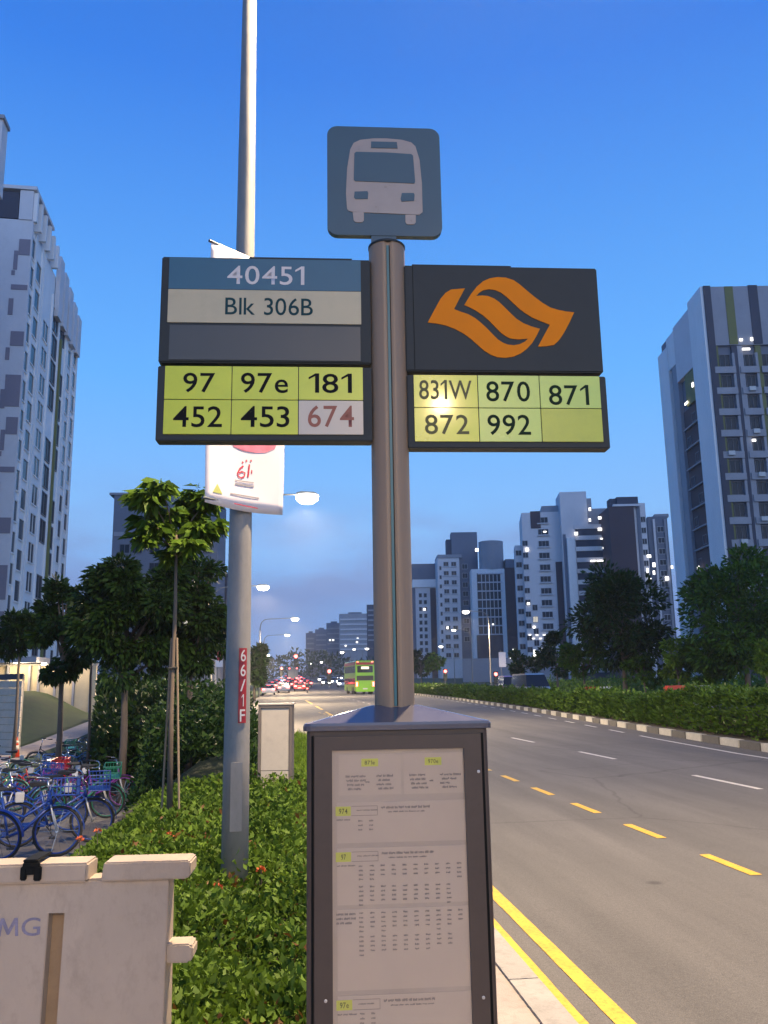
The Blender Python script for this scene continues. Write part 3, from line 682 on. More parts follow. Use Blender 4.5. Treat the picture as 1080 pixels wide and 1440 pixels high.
# small banners far off
def small_banner(px0, py0, px1, py1, Y, label, red):
    a, c = at(px0, py1, Y), at(px1, py0, Y); w, h = c.x - a.x, c.z - a.z
    o = thing('pole_banner', label, 'banner', (a.x, Y, gz(Y) + .12)); z0 = a.z - gz(Y) - .12
    MB().tube([(w * .3, .06, 0), (w * .3, .06, z0 + h + .3)], .05, 8).build('pole', M_GALV, o)
    f = MB().box(0, w, -.01, .01, z0, z0 + h).build('banner_fabric', M_BAN, o)
    if red: MB().prism([(w * .2, z0 + h * .25), (w * .8, z0 + h * .25), (w * .9, z0 + h * .5), (w * .5, z0 + h * .72), (w * .12, z0 + h * .5)], -.016, -.011).build('banner_motif', M_BRED, f)
small_banner(303, 902, 314, 938, 58, 'small banner with red motif on a pole left of the numbered lamp', True)
small_banner(702, 917, 711, 938, 105, 'small white banner on a pole below the right apartment blocks', False)

# ------------------------------------------------------------------ utility cabinet
c0, c1 = ground(365, 1128, .12), ground(411, 1137, .12)
cw = (Vector((c1.x, c1.y, 0)) - Vector((c0.x, c0.y, 0))).length; cy = (c0.y + c1.y) / 2
M_CAB = mat('cabinet_grey', (.42, .38, .33), .5, var=.08, scale=2, dirt=.12); M_CABF = mat('cabinet_frame', (.13, .11, .10), .5)
cabz = at(388, 991, cy).z - .12; cw = .42
cab = thing('utility_cabinet', 'slim grey utility cabinet with dark frame standing in the shrubs beside the road', 'cabinet', (at(388, 1060, cy).x, cy, .12), R(-7))
MB().box(-cw / 2 + .035, cw / 2 - .035, -.105, .15, .08, cabz - .04).build('body', M_CAB, cab, bevel=.006)
fb = MB().box(-cw / 2, -cw / 2 + .034, -.12, .16, 0, cabz); fb.box(cw / 2 - .034, cw / 2, -.12, .16, 0, cabz); fb.box(-cw / 2 + .034, cw / 2 - .034, -.12, .16, cabz - .038, cabz); fb.build('frame', M_CABF, cab, bevel=.004)
MB().box(-cw / 2 + .037, cw / 2 - .037, -.107, -.1055, .42, .425).build('panel_joint', M_INK, cab)
MB().box(-cw / 2 - .01, cw / 2 + .01, -.13, .17, cabz + .001, cabz + .018).build('lid', M_CAB, cab)

# ------------------------------------------------------------------ plastic barrier
M_BARR = mat('barrier_plastic', (.40, .32, .24), .55, var=.12, scale=2.2, stretch=(1.2, 1.2, .7), bump=.15, bscale=30, dirt=.2); M_BARD = mat('barrier_groove', (.33, .22, .12), .55, var=.12, scale=2, dirt=.2)
BY = 2.95; bz = at(200, 1203, BY).z - .12; bR = at(243, 1300, BY).x; bxL = bR - 1.75
bar = thing('plastic_barrier', 'cream water-filled plastic barrier with worn blue lettering in the left foreground', 'barrier', (bR, BY, .12), R(-4))
def bx_(x, y, d=0):   # barrier-local x,z of a pixel on its front plane
    P = at(x, y, BY - d); return P.x - bR, P.z - .12
T = bz; g0, g1 = bx_(79, 1280)[0], bx_(100, 1280)[0]
b = MB()
def sec(x): return [(-.20, 0), (-.20, .10), (-.115, T * .45), (-.085, T - .06), (-.085, T - .055), (.0, T - .055), (.0, T - .06), (.03, T * .45), (.12, .10), (.12, 0)]
def run(b, xa, xb, dy=0.0, zt=None):
    s = sec(0); v = [(xa, y + (dy if y < 0 else 0), z) for y, z in s] + [(xb, y + (dy if y < 0 else 0), z) for y, z in s]; n = len(s)
    b.add(v, [tuple(range(n - 1, -1, -1)), tuple(range(n, 2 * n))] + [(i, (i + 1) % n, (i + 1) % n + n, i + n) for i in range(n)])
gt = bx_(90, 1276)[1]
run(b, -1.75, g0 - .001); run(b, g1 + .001, 0)
bodyb = b.build('body', M_BARR, bar, bevel=.006)
gb = MB(); run(gb, g0 - .002, g1 + .002, .045); gb.build('groove', M_BARD, bar)
fg = MB(); yg = lambda z: -.085 - (T - .06 - z) / (T - .06 - T * .45) * .03
fg.add([(g0 - .004, yg(gt), gt), (g1 + .004, yg(gt), gt), (g1 + .004, -.085, T - .058), (g0 - .004, -.085, T - .058), (g0 - .004, 0, gt), (g1 + .004, 0, gt), (g1 + .004, 0, T - .058), (g0 - .004, 0, T - .058)], [(0, 1, 2, 3), (4, 7, 6, 5), (0, 4, 5, 1), (1, 5, 6, 2), (2, 6, 7, 3), (3, 7, 4, 0)]); fg.build('groove_top', M_BARR, bar)
n0, n1 = bx_(134, 1215)[0], bx_(153, 1215)[0]; tR = bx_(276, 1215)[0]
MB().prism([(-1.75, T - .056), (n0, T - .056), (n0 + .002, T), (-1.75, T)], -.103, .012).build('top_lip', M_BARR, bar, bevel=.006)
MB().prism([(n1, T - .056), (tR - .012, T - .054), (tR, T - .044), (tR, T - .006), (tR - .006, T), (n1 + .008, T)], -.103, .012).build('top_lip', M_BARR, bar, bevel=.006)
MB().box(n0, n1, -.08, -.002, T - .054, T - .050).build('lip_notch', M_BARR, bar)
z3, z4 = bx_(260, 1342)[1], bx_(260, 1316)[1]; t3 = bx_(278, 1330)[0]
MB().prism([(-.02, z3), (t3 - .012, z3), (t3, z3 + .012), (t3, z4 - .01), (t3 - .01, z4), (-.02, z4)], -.085, .0).build('side_lug', M_BARR, bar, bevel=.005)
yl = yg(bx_(20, 1297)[1])
lz1, lz0 = bx_(20, 1284)[1], bx_(20, 1309)[1]
t = text('lettering', 'IMG', (bx_(-14, 1297, .1)[0], bx_(56, 1297, .1)[0], lz0, lz1), 0, mat('worn_blue_ink', (.22, .20, .27), .6, var=.3, scale=30, dirt=.4), bar, .006)
for v in t.data.vertices: v.co.y = yg(v.co.z) - .0015
kx, kz = bx_(55, 1218)
kb = MB(); 
for (dx, dz, w_, h_) in ((-.026, -.012, .018, .04), (.014, -.014, .022, .042), (-.012, .004, .03, .028), (-.02, .02, .05, .02)): kb.box(kx + dx, kx + dx + w_, -.118, -.104, kz + dz - .012, kz + dz - .012 + h_)
kb.box(kx - .02, kx + .026, -.118, .016, kz + .028, kz + .036)
kb.build('strap_clip', M_INK, bar, bevel=.003)

# ------------------------------------------------------------------ buildings
M_WALLW = mat('wall_white', (.80, .79, .79), .8, var=.08, scale=.25, stretch=(1, 1, .25), dirt=.08)
M_SPAN = mat('spandrel_grey', (.30, .30, .33), .8, var=.12, scale=.6, dirt=.15)
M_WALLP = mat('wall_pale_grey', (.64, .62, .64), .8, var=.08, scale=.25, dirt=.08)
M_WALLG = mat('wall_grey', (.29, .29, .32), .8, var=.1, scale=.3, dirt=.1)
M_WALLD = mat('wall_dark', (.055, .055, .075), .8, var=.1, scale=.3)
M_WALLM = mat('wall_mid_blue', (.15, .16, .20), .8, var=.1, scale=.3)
M_BRN = mat('wall_brown', (.075, .045, .045), .8, var=.12, scale=.3)
M_OLV = mat('wall_olive', (.16, .16, .05), .8, var=.1, scale=.4)
M_PATCH = mat('patch_grey', (.24, .21, .25), .8, var=.06)
M_GLASS = mat('window_glass', (.015, .02, .03), .2, var=.2, scale=.7, spec=.22)
M_FRM = mat('window_frame', (.45, .45, .48), .5)
M_FRMD = mat('window_frame_dark', (.12, .12, .14), .5)
M_LITW = mat('corridor_lamp', (1, .95, .85), emit=3.0, ecol=(1, .94, .84, 1))
M_LITR = mat('lit_room', (.9, .75, .5), emit=.5, ecol=(1, .82, .55, 1))
_WM = {}
def win_mesh(w, h, mull=1, frame=None, glass=None, fr=.09, out=.12, ledge=0.0):
    key = (round(w, 2), round(h, 2), mull, frame and frame.name, glass and glass.name, ledge)
    if key in _WM: return _WM[key]
    b = MB(); b.m = 0
    b.box(-w / 2, -w / 2 + fr, -out, 0, 0, h); b.box(w / 2 - fr, w / 2, -out, 0, 0, h); b.box(-w / 2 + fr, w / 2 - fr, -out, 0, h - fr, h); b.box(-w / 2 + fr, w / 2 - fr, -out, 0, 0, fr)
    for i in range(1, mull + 1):
        x = -w / 2 + w * i / (mull + 1); b.box(x - fr * .3, x + fr * .3, -out * .8, 0, fr, h - fr)
    if ledge: b.box(-w / 2 - .12, w / 2 + .12, -ledge, 0, -.28, -.002)
    b.m = 1; b.box(-w / 2 + fr, w / 2 - fr, -.03, -.001, fr, h - fr)
    _WM[key] = b.mesh('window', [frame or M_FRM, glass or M_GLASS]); return _WM[key]
class Face:
    def __init__(s, root, P, ang):
        s.root, s.P, s.ang = root, Vector((P[0], P[1], 0)), ang
        s.d = Vector((math.cos(ang), math.sin(ang), 0)); s.n = Vector((s.d.y, -s.d.x, 0))
        s.M = root.matrix_basis.inverted() @ Matrix.Translation(s.P) @ Matrix.Rotation(ang, 4, 'Z')
    def uv(s, x, y):
        d = ray(x, y); P = CP + d * ((s.P - CP).dot(s.n) / d.dot(s.n)); return (P - s.P).dot(s.d), P.z
    def u(s, x, y): return s.uv(x, y)[0]
    def box(s, name, u_a, u_b, z0, z1, out, depth, m, parent=None, bevel=0):
        return MB().box(u_a, u_b, -out, depth, z0, z1).xf(s.M).build(name, m, parent or s.root, bevel=bevel)
    def put(s, name, me, u_, z, out=0.0):
        o = put(name, me, s.root); o.matrix_basis = s.M @ Matrix.Translation((u_, -out, z)); return o
def solve(px, py, z):
    d = ray(px, py); return CP + d * ((z - CH) / d.z)
def face_root(name, label, cat, P, ang):
    o = thing(name, label, cat, (P[0], P[1], 0), ang); o.matrix_basis = Matrix.Translation((P[0], P[1], 0)) @ Matrix.Rotation(ang, 4, 'Z'); return o
rq = random.Random(11)
# --- white tower on the left
HA = at(50, 264, 77).z; PN = at(50, 264, 77); PF = solve(118, 422, HA)
dv = Vector((PF.x - PN.x, PF.y - PN.y)); aS = math.atan2(dv.y, dv.x); LA = dv.length; aE = aS - math.pi / 2
A = face_root('apartment_tower', 'white apartment tower with grey patchwork end wall on the left', 'apartment block', (PN.x, PN.y), aS)
fs, fe = Face(A, PN, aS), Face(A, (PN.x - 9 * math.cos(aE), PN.y - 9 * math.sin(aE)), aE)
ZR = HA - 3.4
MB().box(0, LA, .4, 9, 0, ZR).xf(fs.M).build('wall', M_WALLW, A)
fs.box('roof_plant', .6, LA * .42, ZR, HA - .5, -.7, 7.5, M_WALLP)
fs.box('roof_slab', -.25, LA * .3, HA - .35, HA, .2, 8, M_WALLP)
for i in range(6):   # the crown's openings and fins
    u_ = .2 + i * LA * .075; fs.box('crown_fin', u_, u_ + .45, ZR, HA - .4 - i * .1, .25, .5, M_WALLW)
for i, (h_) in enumerate((1.2, .6, .1, -.5, -1.0)):
    u_ = LA * (.47 + i * .105); fs.box('crown_fin', u_, u_ + LA * .07, ZR - 4.5, HA - 2.2 + h_, .1, .35, M_WALLP)
fe.box('opening_shade_panel', 5.0, 7.6, ZR + .1, HA - .6, .0, .38, M_WALLD); fe.box('opening_shade_panel', 2.6, 3.4, ZR + .1, HA - .6, .0, .38, M_WALLD)  # dark solid panels, the shade of the crown openings put into colour
fe.box('crown_post', 7.7, 8.9, ZR, HA - .4, .1, .3, M_WALLP); fe.box('crown_post', 3.5, 4.9, ZR, HA - .4, .05, .36, M_WALLP)
fe.box('end_wall', .2, 9.0, 0, ZR, .001, .38, M_WALLP)
z = ZR - 2.0; j = 0
while z > 4:   # flat grey panels on the end wall
    for (a, w_, h_, dz) in [((7.0, 2.0, 1.6, 0), (6.3, .6, 1.9, -1.2), (6.1, .5, .45, -3.2)), ((6.2, 2.8, .5, 0), (6.0, .7, 1.6, -1.4)), ((6.7, 2.2, 1.4, 0), (6.1, .6, 1.2, -1.6)), ((6.4, 2.5, 3.0, -.6), (5.8, .7, 1.8, -2.0))][j % 4]:
        fe.box('wall_patch', 9 - (9 - a) * .55, min(9 - (9 - a) * .55 + w_ * .6, 8.9), z + dz - h_, z + dz, .05, 0, M_PATCH)
    z -= 4.6 if j % 4 != 2 else 3.6; j += 1
cols = [(.055, 2.0, 0), (.165, 2.0, 0), (.33, 2.4, 1), (.80, 1.7, 0), (.92, 1.7, 0)]
for k_ in range(16):
    z = ZR - 3.0 - k_ * 2.85
    if z < 2: break
    for ci, (t, w_, ml) in enumerate(cols):
        if ci == 2 and k_ < 2: continue
        fs.put('window', win_mesh(w_, 2.1, ml, M_WALLW, None, .12, .1), LA * t + .3, z - (1.3 if ci % 2 else 0), -.4)
    if k_ % 1 == 0:
        for t, m_ in ((.50, M_GLASS), (.64, M_GLASS)):
            if (k_ * 7 + int(t * 10)) % 5: fs.put('window', win_mesh(LA * .10, 2.4, 1, M_FRMD, None), LA * t, z - .2, -.4)
for t in (.425, .565, .715):
    fs.box('facade_fin', LA * t, LA * t + .35, 1, ZR - 2.5, -.22, .4, M_WALLW)
fs.box('green_strip', LA * .58, LA * .60, 1, ZR - 6, .0, .4, M_OLV); fs.box('pier', LA * .245, LA * .275, 1, ZR, -.2, .4, M_WALLW)
for t in (.0, .108, .215, .74, .86, .965): fs.box('pier', LA * t, LA * t + .5, 1, ZR, -.25, .42, M_WALLW)
# --- sliver of the next tower at the frame's left edge
HA2 = at(4, 168, 62).z; P2 = at(4, 168, 62); A2_ = face_root('apartment_tower', 'sliver of a nearer grey tower at the left edge of the view', 'apartment block', (P2.x, P2.y), aE)
f2 = Face(A2_, (P2.x - 14 * math.cos(aE), P2.y - 14 * math.sin(aE)), aE)
f2.box('wall', 0, 13.2, 0, HA2 - 6, 0, 1.2, M_WALLG); f2.box('roof_plant', 1, 14, HA2 - 6, HA2, 0, 1.4, M_WALLP); f2.box('roof_slab', .8, 14.15, HA2, HA2 + .3, .2, 1.5, M_WALLG)
f2.box('green_strip', 12.2, 12.9, 8, HA2 - 10, .1, 0, M_OLV); f2.box('pier', 13.2, 14.0, 0, HA2 - 6.3, .2, 0, M_WALLP)
for k_ in range(15): f2.put('window', win_mesh(1.3, 1.8, 1), 11.3, HA2 - 10 - k_ * 2.85)
# --- grey tower on the right
HB = at(988, 404, 99).z; PN = at(988, 404, 99); PF = solve(926, 494, HB - 1.2)
dv = Vector((PN.x - PF.x, PN.y - PF.y)); aL = math.atan2(dv.y, dv.x); LL = dv.length; aF = aL + math.pi / 2
B = face_root('apartment_tower', 'tall grey apartment tower with olive strips at the right edge', 'apartment block', (PN.x, PN.y), aF)
ff, fl_ = Face(B, PN, aF), Face(B, PF, aL)
WB = 22
MB().box(.5, WB, .3, LL, 0, HB - .4).xf(ff.M).build('wall', M_WALLM, B)
fl_.box('side_pier', 0, LL * .22, 0, HB - 2.2, .2, 1, M_WALLW); fl_.box('side_pier', LL * .27, LL * .38, 0, HB - 1.4, .05, 1, M_WALLG)
fl_.box('side_pier', LL * .74, LL * 1.0, 0, HB + .1, .35, .9, M_WALLW)
fl_.box('side_parapet', LL * .38, LL * .739, HB - 9, HB - .6, .15, .9, M_WALLP); fl_.box('side_parapet', LL * .2, LL * .379, HB - 6, HB - 1.0, .1, .9, M_WALLW)
fl_.box('olive_panel', LL * .52, LL * .735, HB - 13.5, HB - 9.02, .05, .4, M_OLV)
fl_.box('service_recess', LL * .40, LL * .735, 0, HB - 13.6, -.25, .8, M_BRN)
for k_ in range(14):
    z = HB - 16 - k_ * 2.85
    if z < 1: break
    fl_.put('window', win_mesh(1.5, 1.3, 1, M_FRMD), LL * (.47 if k_ % 2 else .6), z, -.3)
    fl_.box('ledge', LL * .41, LL * .73, z - .5, z - .3, .1, .3, M_WALLG)
def lamp_at(f, px, py, w_=.7, h_=.5, out=.35, m=None):
    u_, z = f.uv(px, py); w_ *= .75; h_ *= .75; return f.box('ceiling_light', u_ - w_ / 2, u_ + w_ / 2, z - h_ / 2, z + h_ / 2, out, -(out - .12), m or M_LITW)
for p in ((968, 567, 1.5, .4), (977, 541, .6, .8), (985, 798, .8, .5)): lamp_at(fl_, *p)
ff.box('crown', .3, WB, HB - 8.2, HB, .12, .29, M_WALLG); ff.box('corner_pier', .0, .9, 0, HB + .1, .25, .5, M_WALLD)
u1, u2, u3 = ff.u(1026, 600), ff.u(1061, 600), ff.u(1093, 600)
for k_ in range(17):
    z = HB - 9.2 - 1.9 - k_ * 2.83
    if z < 1: break
    for ci, (u_, w_) in enumerate(((u1, 2.0), (u2, 1.7), (u3, 2.0), (u3 + 3.2, 2.0))):
        lit = (k_, ci) in ((0, 1),)
        ff.put('window', win_mesh(w_, 1.75, 2, M_FRMD), u_, z, -.3)
        ff.box('spandrel', u_ - w_ / 2 - .25, u_ + w_ / 2 + .45, z - .95, z - .08, .3, .31, M_SPAN)
        ff.box('side_frame', u_ + w_ / 2 + .12, u_ + w_ / 2 + .44, z - .07, z + 1.8, .22, .31, M_SPAN)
M_AC = mat('air_conditioner', (.5, .5, .5), .6); acm = MB().box(-.4, .4, -.62, -.3, 0, .55).mesh('air_conditioner', M_AC)
for k_ in range(1, 15):
    if rq.random() < .6: ff.put('air_conditioner', acm, (u1, u2)[k_ % 2] + rq.uniform(-.4, .4), HB - 9.2 - 1.9 - k_ * 2.83 - .62)
for (x, m_) in ((1039, M_WALLD), (1012, M_OLV), (1073, M_OLV), (1047, M_WALLG)):
    u_ = ff.u(x, 560); ff.box('facade_strip', u_ - .35, u_ + .35, 0, HB - 8.3, .1, .31, m_)
u_ = ff.u(1026, 430); ff.box('facade_strip', u_ - .55, u_ + .55, HB - 8.1, HB - .02, .2, .1, M_OLV); u_ = ff.u(1060, 430); ff.box('facade_strip', u_ - .6, u_ + .6, HB - 8.1, HB + .1, .2, .1, M_WALLD)
for p in ((1048, 492, 1.3, .35), (1041, 479, .5, .4), (1059, 620, .6, .4), (1056, 478, .35, .6)): lamp_at(ff, *p)
# --- mid-distance blocks
def block(label, pxm, Y, turn=0.0, name='apartment_block'):
    P = at(pxm, 958, Y); yaw = math.atan2(P.x, P.y); r_ = face_root(name, label, 'apartment block', (P.x, P.y), -yaw + turn); return r_, Face(r_, P, -yaw + turn)
def fvol(f, name, x0, x1, yt, yb, m, out=0.0, depth=10.0, yref=None):
    yr = yref or (yt + min(yb, 930)) / 2; a, c = f.u(x0, yr), f.u(x1, yr); z1 = f.uv((x0 + x1) / 2, yt)[1]; z0 = f.uv((x0 + x1) / 2, yb)[1] if yb < 950 else 0
    return f.box(name, a, c, z0, z1, out, depth, m)
def fwins(f, xs, y0, y1, dy, w_, h_, out=0.0, mull=1, frame=None, lit=(), ledge=0, skip=0, yref=None):
    n = int((y1 - y0) / dy) + 1
    for ci, x in enumerate(xs):
        u_ = f.u(x, yref or (y0 + y1) / 2)
        for k_ in range(n):
            if skip and rq.random() < skip: continue
            z = f.uv(x, y0 + k_ * dy)[1] - h_
            f.put('window', win_mesh(w_, h_, mull, frame, M_LITR if (ci, k_) in lit else None, .1, .12, ledge), u_, z, out)
r_, f = block('pale apartment block with window column and brown top strip behind the dark tree', 770, 200, R(4))
fvol(f, 'wall', 738, 800, 720, 960, M_WALLP, 0, 14); fvol(f, 'brown_strip', 746, 760, 719, 743, M_BRN, .15, 0); fvol(f, 'brown_strip', 785, 797, 790, 960, M_BRN, .25, 0)
fvol(f, 'roof_plant', 762, 790, 710, 721, M_WALLG, -1, 8); fvol(f, 'wing', 728, 739.5, 765, 960, M_WALLP, -2, 10)
fwins(f, (768,), 727, 925, 16.6, 2.6, 1.5, mull=2, ledge=.4); fwins(f, (742,), 760, 925, 16.6, 1.4, 1.4); fwins(f, (733,), 772, 925, 16.6, 1.5, 1.4, -2); fwins(f, (754,), 850, 925, 16.6, 1.3, 1.5, lit=((0, 1),))
for p in ((743, 849, .9, .7), (751, 882, .7, .7), (741, 773, 1, 1), (766, 748, 1, .4)): lamp_at(f, *p)
for k_ in range(5): lamp_at(f, 745 + k_ * 5, 893 + (k_ % 2) * 5, .8, .25)
r_, f = block('lilac grey lift tower with lit corridors beside the dark slab block', 820, 196, R(8))
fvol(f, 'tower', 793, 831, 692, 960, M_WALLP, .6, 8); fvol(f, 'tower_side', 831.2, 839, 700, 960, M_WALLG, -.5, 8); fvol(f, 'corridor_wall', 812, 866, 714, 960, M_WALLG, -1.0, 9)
fvol(f, 'recess_shade_strip', 796, 800, 752, 960, M_WALLM, .75, 0); fvol(f, 'fin', 801, 812, 757, 960, M_WALLW, 1.6, 0)  # dark strip stands proud, the recess's shade is only its colour
for k_ in range(15):
    y = 738 + k_ * 15.5
    if y > 940: break
    o = fvol(f, 'corridor_parapet', 813.5, 863, y, y + 6, M_WALLP if k_ % 3 != 2 else M_WALLW, .95, .6, yref=850); o2 = fvol(f, 'corridor_shade_slab', 814.5, 862, y + 6.3, y + 15.2, M_WALLD, .7, .1, yref=850)  # dark slabs between parapets stand for shade inside the open corridors
for p in ((828, 718, .7, 1.0), (828, 733, .6, 1), (842, 730, 1.1, .9), (842, 746, 1.2, .9), (809, 752, 1, 1), (839, 790, 4.5, .5), (846, 759, 1.5, .4), (848, 772, .8, .6)): lamp_at(f, *p, out=1.7)
r_, f = block('dark brown slab block with pale coping behind the dense dark tree', 885, 185, R(14))
fvol(f, 'slab', 863, 899, 712, 960, M_BRN, 0, 12); fvol(f, 'coping', 862, 900, 709, 712, M_WALLP, .3, 8); fvol(f, 'roof_plant', 868, 898, 698, 709, M_WALLD, -.5, 6); fvol(f, 'roof_fin', 859, 868, 700, 715, M_WALLD, -1, 4)
fvol(f, 'side_wall', 899.3, 917, 706, 960, M_WALLP, -1.0, 10); fvol(f, 'side_strip', 904, 909, 712, 960, M_WALLM, -.8, 1)
fwins(f, (913,), 725, 925, 15.5, 1.2, 1.4, -1.0)
for p in ((911, 783, 1.2, .9), (918, 795, .8, 1.3), (909, 803, .5, 1.4), (918, 806, .6, 1.2), (912, 815, 1, .6)): lamp_at(f, *p, out=1.0)
r_, f = block('blue grey block between the brown slab and the right tower', 932, 190, R(10))
fvol(f, 'wall', 918, 946, 726, 960, M_WALLM, 0, 10); fvol(f, 'roof_plant', 921, 941, 722, 726.5, M_WALLG, -.6, 6); fvol(f, 'fin', 925, 928, 730, 960, M_WALLP, .4, 0); fvol(f, 'fin', 941, 944, 730, 960, M_WALLG, .4, 0)
fwins(f, (934,), 740, 880, 15.5, 1.6, 1.4)
for p in ((937, 814, 1.1, 1.1), (944, 798, .6, 1)): lamp_at(f, *p, out=.9)
r_, f = block('low dark roofed block with white band next to the sign pole', 598, 245, R(2))
fvol(f, 'wall', 580, 616, 826, 960, M_WALLP, 0, 12); fvol(f, 'roof_block', 579, 615, 793, 815, M_WALLM, .3, 10); fvol(f, 'white_band', 580, 617, 815, 826, M_WALLW, .5, 10); fvol(f, 'brown_strip', 606, 616, 827, 960, M_BRN, .3, 0); fvol(f, 'recess_shade_strip', 580, 585, 827, 960, M_WALLM, .2, 0)  # dark strip at the left end paints a recess's shade on the wall
fwins(f, (592, 599), 834, 922, 9.6, 1.0, 1.3, mull=0); lamp_at(f, 597, 857, .7, .9)
r_, f = block('white block with small paired windows and a grey lift tower above', 632, 235, R(5))
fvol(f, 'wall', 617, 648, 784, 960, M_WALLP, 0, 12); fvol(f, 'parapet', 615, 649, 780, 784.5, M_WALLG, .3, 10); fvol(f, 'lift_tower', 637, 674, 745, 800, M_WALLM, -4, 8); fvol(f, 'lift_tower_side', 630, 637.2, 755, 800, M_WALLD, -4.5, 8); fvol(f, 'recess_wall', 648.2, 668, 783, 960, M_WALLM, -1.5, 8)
fwins(f, (629, 640), 790, 925, 12.8, 1.5, 1.3, mull=1, ledge=.25); fwins(f, (621,), 796, 925, 12.8, .7, 1.2, mull=0); fwins(f, (656,), 792, 900, 12.8, 1.6, 1.5, -1.5)
for p in ((670, 774, 1.2, 1.2), (629, 883, .7, .9)): lamp_at(f, *p, out=1)
r_, f = block('block with a white framed glass grid front and curved grey tower on top', 692, 228, R(6))
fvol(f, 'wall', 665, 712, 800, 960, M_WALLW, 0, 12); fvol(f, 'glass_front', 672, 705, 806, 892, M_GLASS, .08, 0); fvol(f, 'dark_base', 671, 708, 893, 960, M_WALLD, .08, 0); fvol(f, 'brown_wing', 712.2, 731, 798, 960, M_BRN, -.5, 10); fvol(f, 'wing_roof', 711, 733, 786, 798, M_WALLM, -.3, 9)
a_, z_ = f.uv(691.5, 760); zb_ = f.uv(691.5, 800)[1]; rad_ = (f.u(709, 780) - f.u(674, 780)) / 2
MB().lathe([(rad_, zb_), (rad_, z_)], 28, (a_, rad_ * .9, 0)).xf(f.M).build('curved_tower', M_WALLG, r_, smooth=False)
for k_ in range(8):
    y = 806 + k_ * 12.2; fvol(f, 'grid_bar', 671.5, 706, y, y + 1.6, M_WALLP, .45, -.1)
for x in (678, 683.5, 689, 694.5, 700): fvol(f, 'grid_mullion', x, x + .9, 808, 892, M_WALLP, .35, -.1)
for p in ((693, 878, .6, .4),): lamp_at(f, *p, out=.6)
# lit shop fronts along the foot of the blocks
sh = face_root('shop_row', 'low row of lit shop fronts at the foot of the right apartment blocks', 'building', at(700, 958, 180)[:2], R(-16)); fsx = Face(sh, at(700, 958, 180), R(-16))
fvol(fsx, 'wall', 650, 790, 925, 960, M_WALLG, 0, 5)
for i, x in enumerate((722, 752, 764, 728)): fvol(fsx, 'shop_window', x, x + (5, 4, 8, 3)[i], (921, 914, 912, 930)[i] + 8, (927, 928, 922, 936)[i] + 8, M_LITR, .1, -.02)
for p in ((723, 915, .9, .9), (719, 925, .7, .6), (752, 920, .7, 2.4), (765, 914, 1.6, .8)): lamp_at(fsx, *p, out=.5)
# far blocks at the end of the road
for (x0, x1, yt, Y, lab, m_) in ((430, 443, 890, 600, 'lowest of the hazy far blocks at the end of the road', M_WALLM), (443, 460, 885, 590, 'second hazy far block with ribbed front, right of the lowest', M_WALLM), (459, 479, 876, 560, 'hazy far block with two lit windows left of the tallest', M_WALLM), (477, 519, 863, 540, 'tallest hazy far block left of the sign pole', M_WALLG), (516, 560, 850, 420, 'dark far block mostly hidden by the sign pole', M_WALLD)):
    r_, f = block(lab, (x0 + x1) / 2, Y, 0)
    fvol(f, 'wall', x0, x1, yt, 960, m_, 0, 18); fvol(f, 'roof_plant', x0 + (x1 - x0) * .3, x1 - (x1 - x0) * .25, yt - 2.5, yt + .5, M_WALLM, -2, 10)
    for k_ in range(7): fvol(f, 'ledge', x0 + 1.5, x1 - 1.5, yt + 7 + k_ * 7, yt + 9 + k_ * 7, M_WALLP if m_ is M_WALLG else M_WALLG, .6, 0)
    if x0 == 459: [lamp_at(f, x, 900, 1.4, 1.4) for x in (464, 468.5)]
    if x0 == 477: [lamp_at(f, x, y, 1.4, 1.2) for x, y in ((503, 898), (502, 903), (486, 908))]
# dark blocks behind the left trees
r_, f = block('plain dark block rising behind the young tree on the left', 225, 135, R(-10))
fvol(f, 'wall', 156, 305, 696, 960, M_WALLM, 0, 12, 800); fvol(f, 'light_band', 158, 303, 748, 754, M_WALLG, .15, 0, 800); fvol(f, 'roof_slab', 154, 200, 693, 696, M_WALLG, .2, 10, 700)
fwins(f, (172, 190, 215, 240, 265, 290), 765, 930, 26, 1.6, 1.5, frame=M_FRMD, lit=((1, 3), (4, 4), (2, 2)))
r_, f = block('dark ribbed block beside the numbered lamp pole', 288, 150, R(-6))
fvol(f, 'wall', 256, 322, 808, 960, M_WALLD, 0, 12)
for x in range(258, 322, 6): fvol(f, 'rib', x, x + 2, 812, 960, M_WALLM, .3, 0)
fvol(f, 'roof_rail', 256, 322, 805, 807, M_WALLG, 0, 1)
for x in (262, 274, 286, 298, 312): lamp_at(f, x, 892 + (x % 5), .5, .4)
# the lit ground-floor pavilion under the left tower
pv = face_root('lit_pavilion', 'warmly lit cream ground floor wall with lamps under the left tower', 'building', at(80, 958, 56)[:2], R(2)); f = Face(pv, at(80, 958, 56), R(2))
M_CRM = mat('pavilion_cream', (.62, .50, .32), .7, var=.15, scale=1.2)
fvol(f, 'wall', -40, 136, 937, 985, M_CRM, 0, .3); fvol(f, 'canopy', -40, 60, 925, 933, M_WALLG, 1.6, 2); fvol(f, 'wall_coping', -40, 137, 934, 937, M_KERB, .1, .35)
for i, x in enumerate((12, 42, 55, 78, 104, 128)):
    fvol(f, 'pillar', x, x + 3, 936, 985, M_WALLG, .25, 0)
for x, y, p_ in ((28, 932, 90), (40, 931, 90), (67, 934, 80), (104, 935, 70)):
    o = lamp_at(f, x, y, .4, .18, 1.0); u_, z = f.uv(x, y)
    L = bpy.data.lights.new('pavilion_light', 'POINT'); L.energy = p_; L.color = (1, .78, .48); L.shadow_soft_size = .15
    lo = bpy.data.objects.new('pavilion_light', L); COL.objects.link(lo); lo.parent = pv; lo.location = f.M @ Vector((u_, -1.1, z - .25))

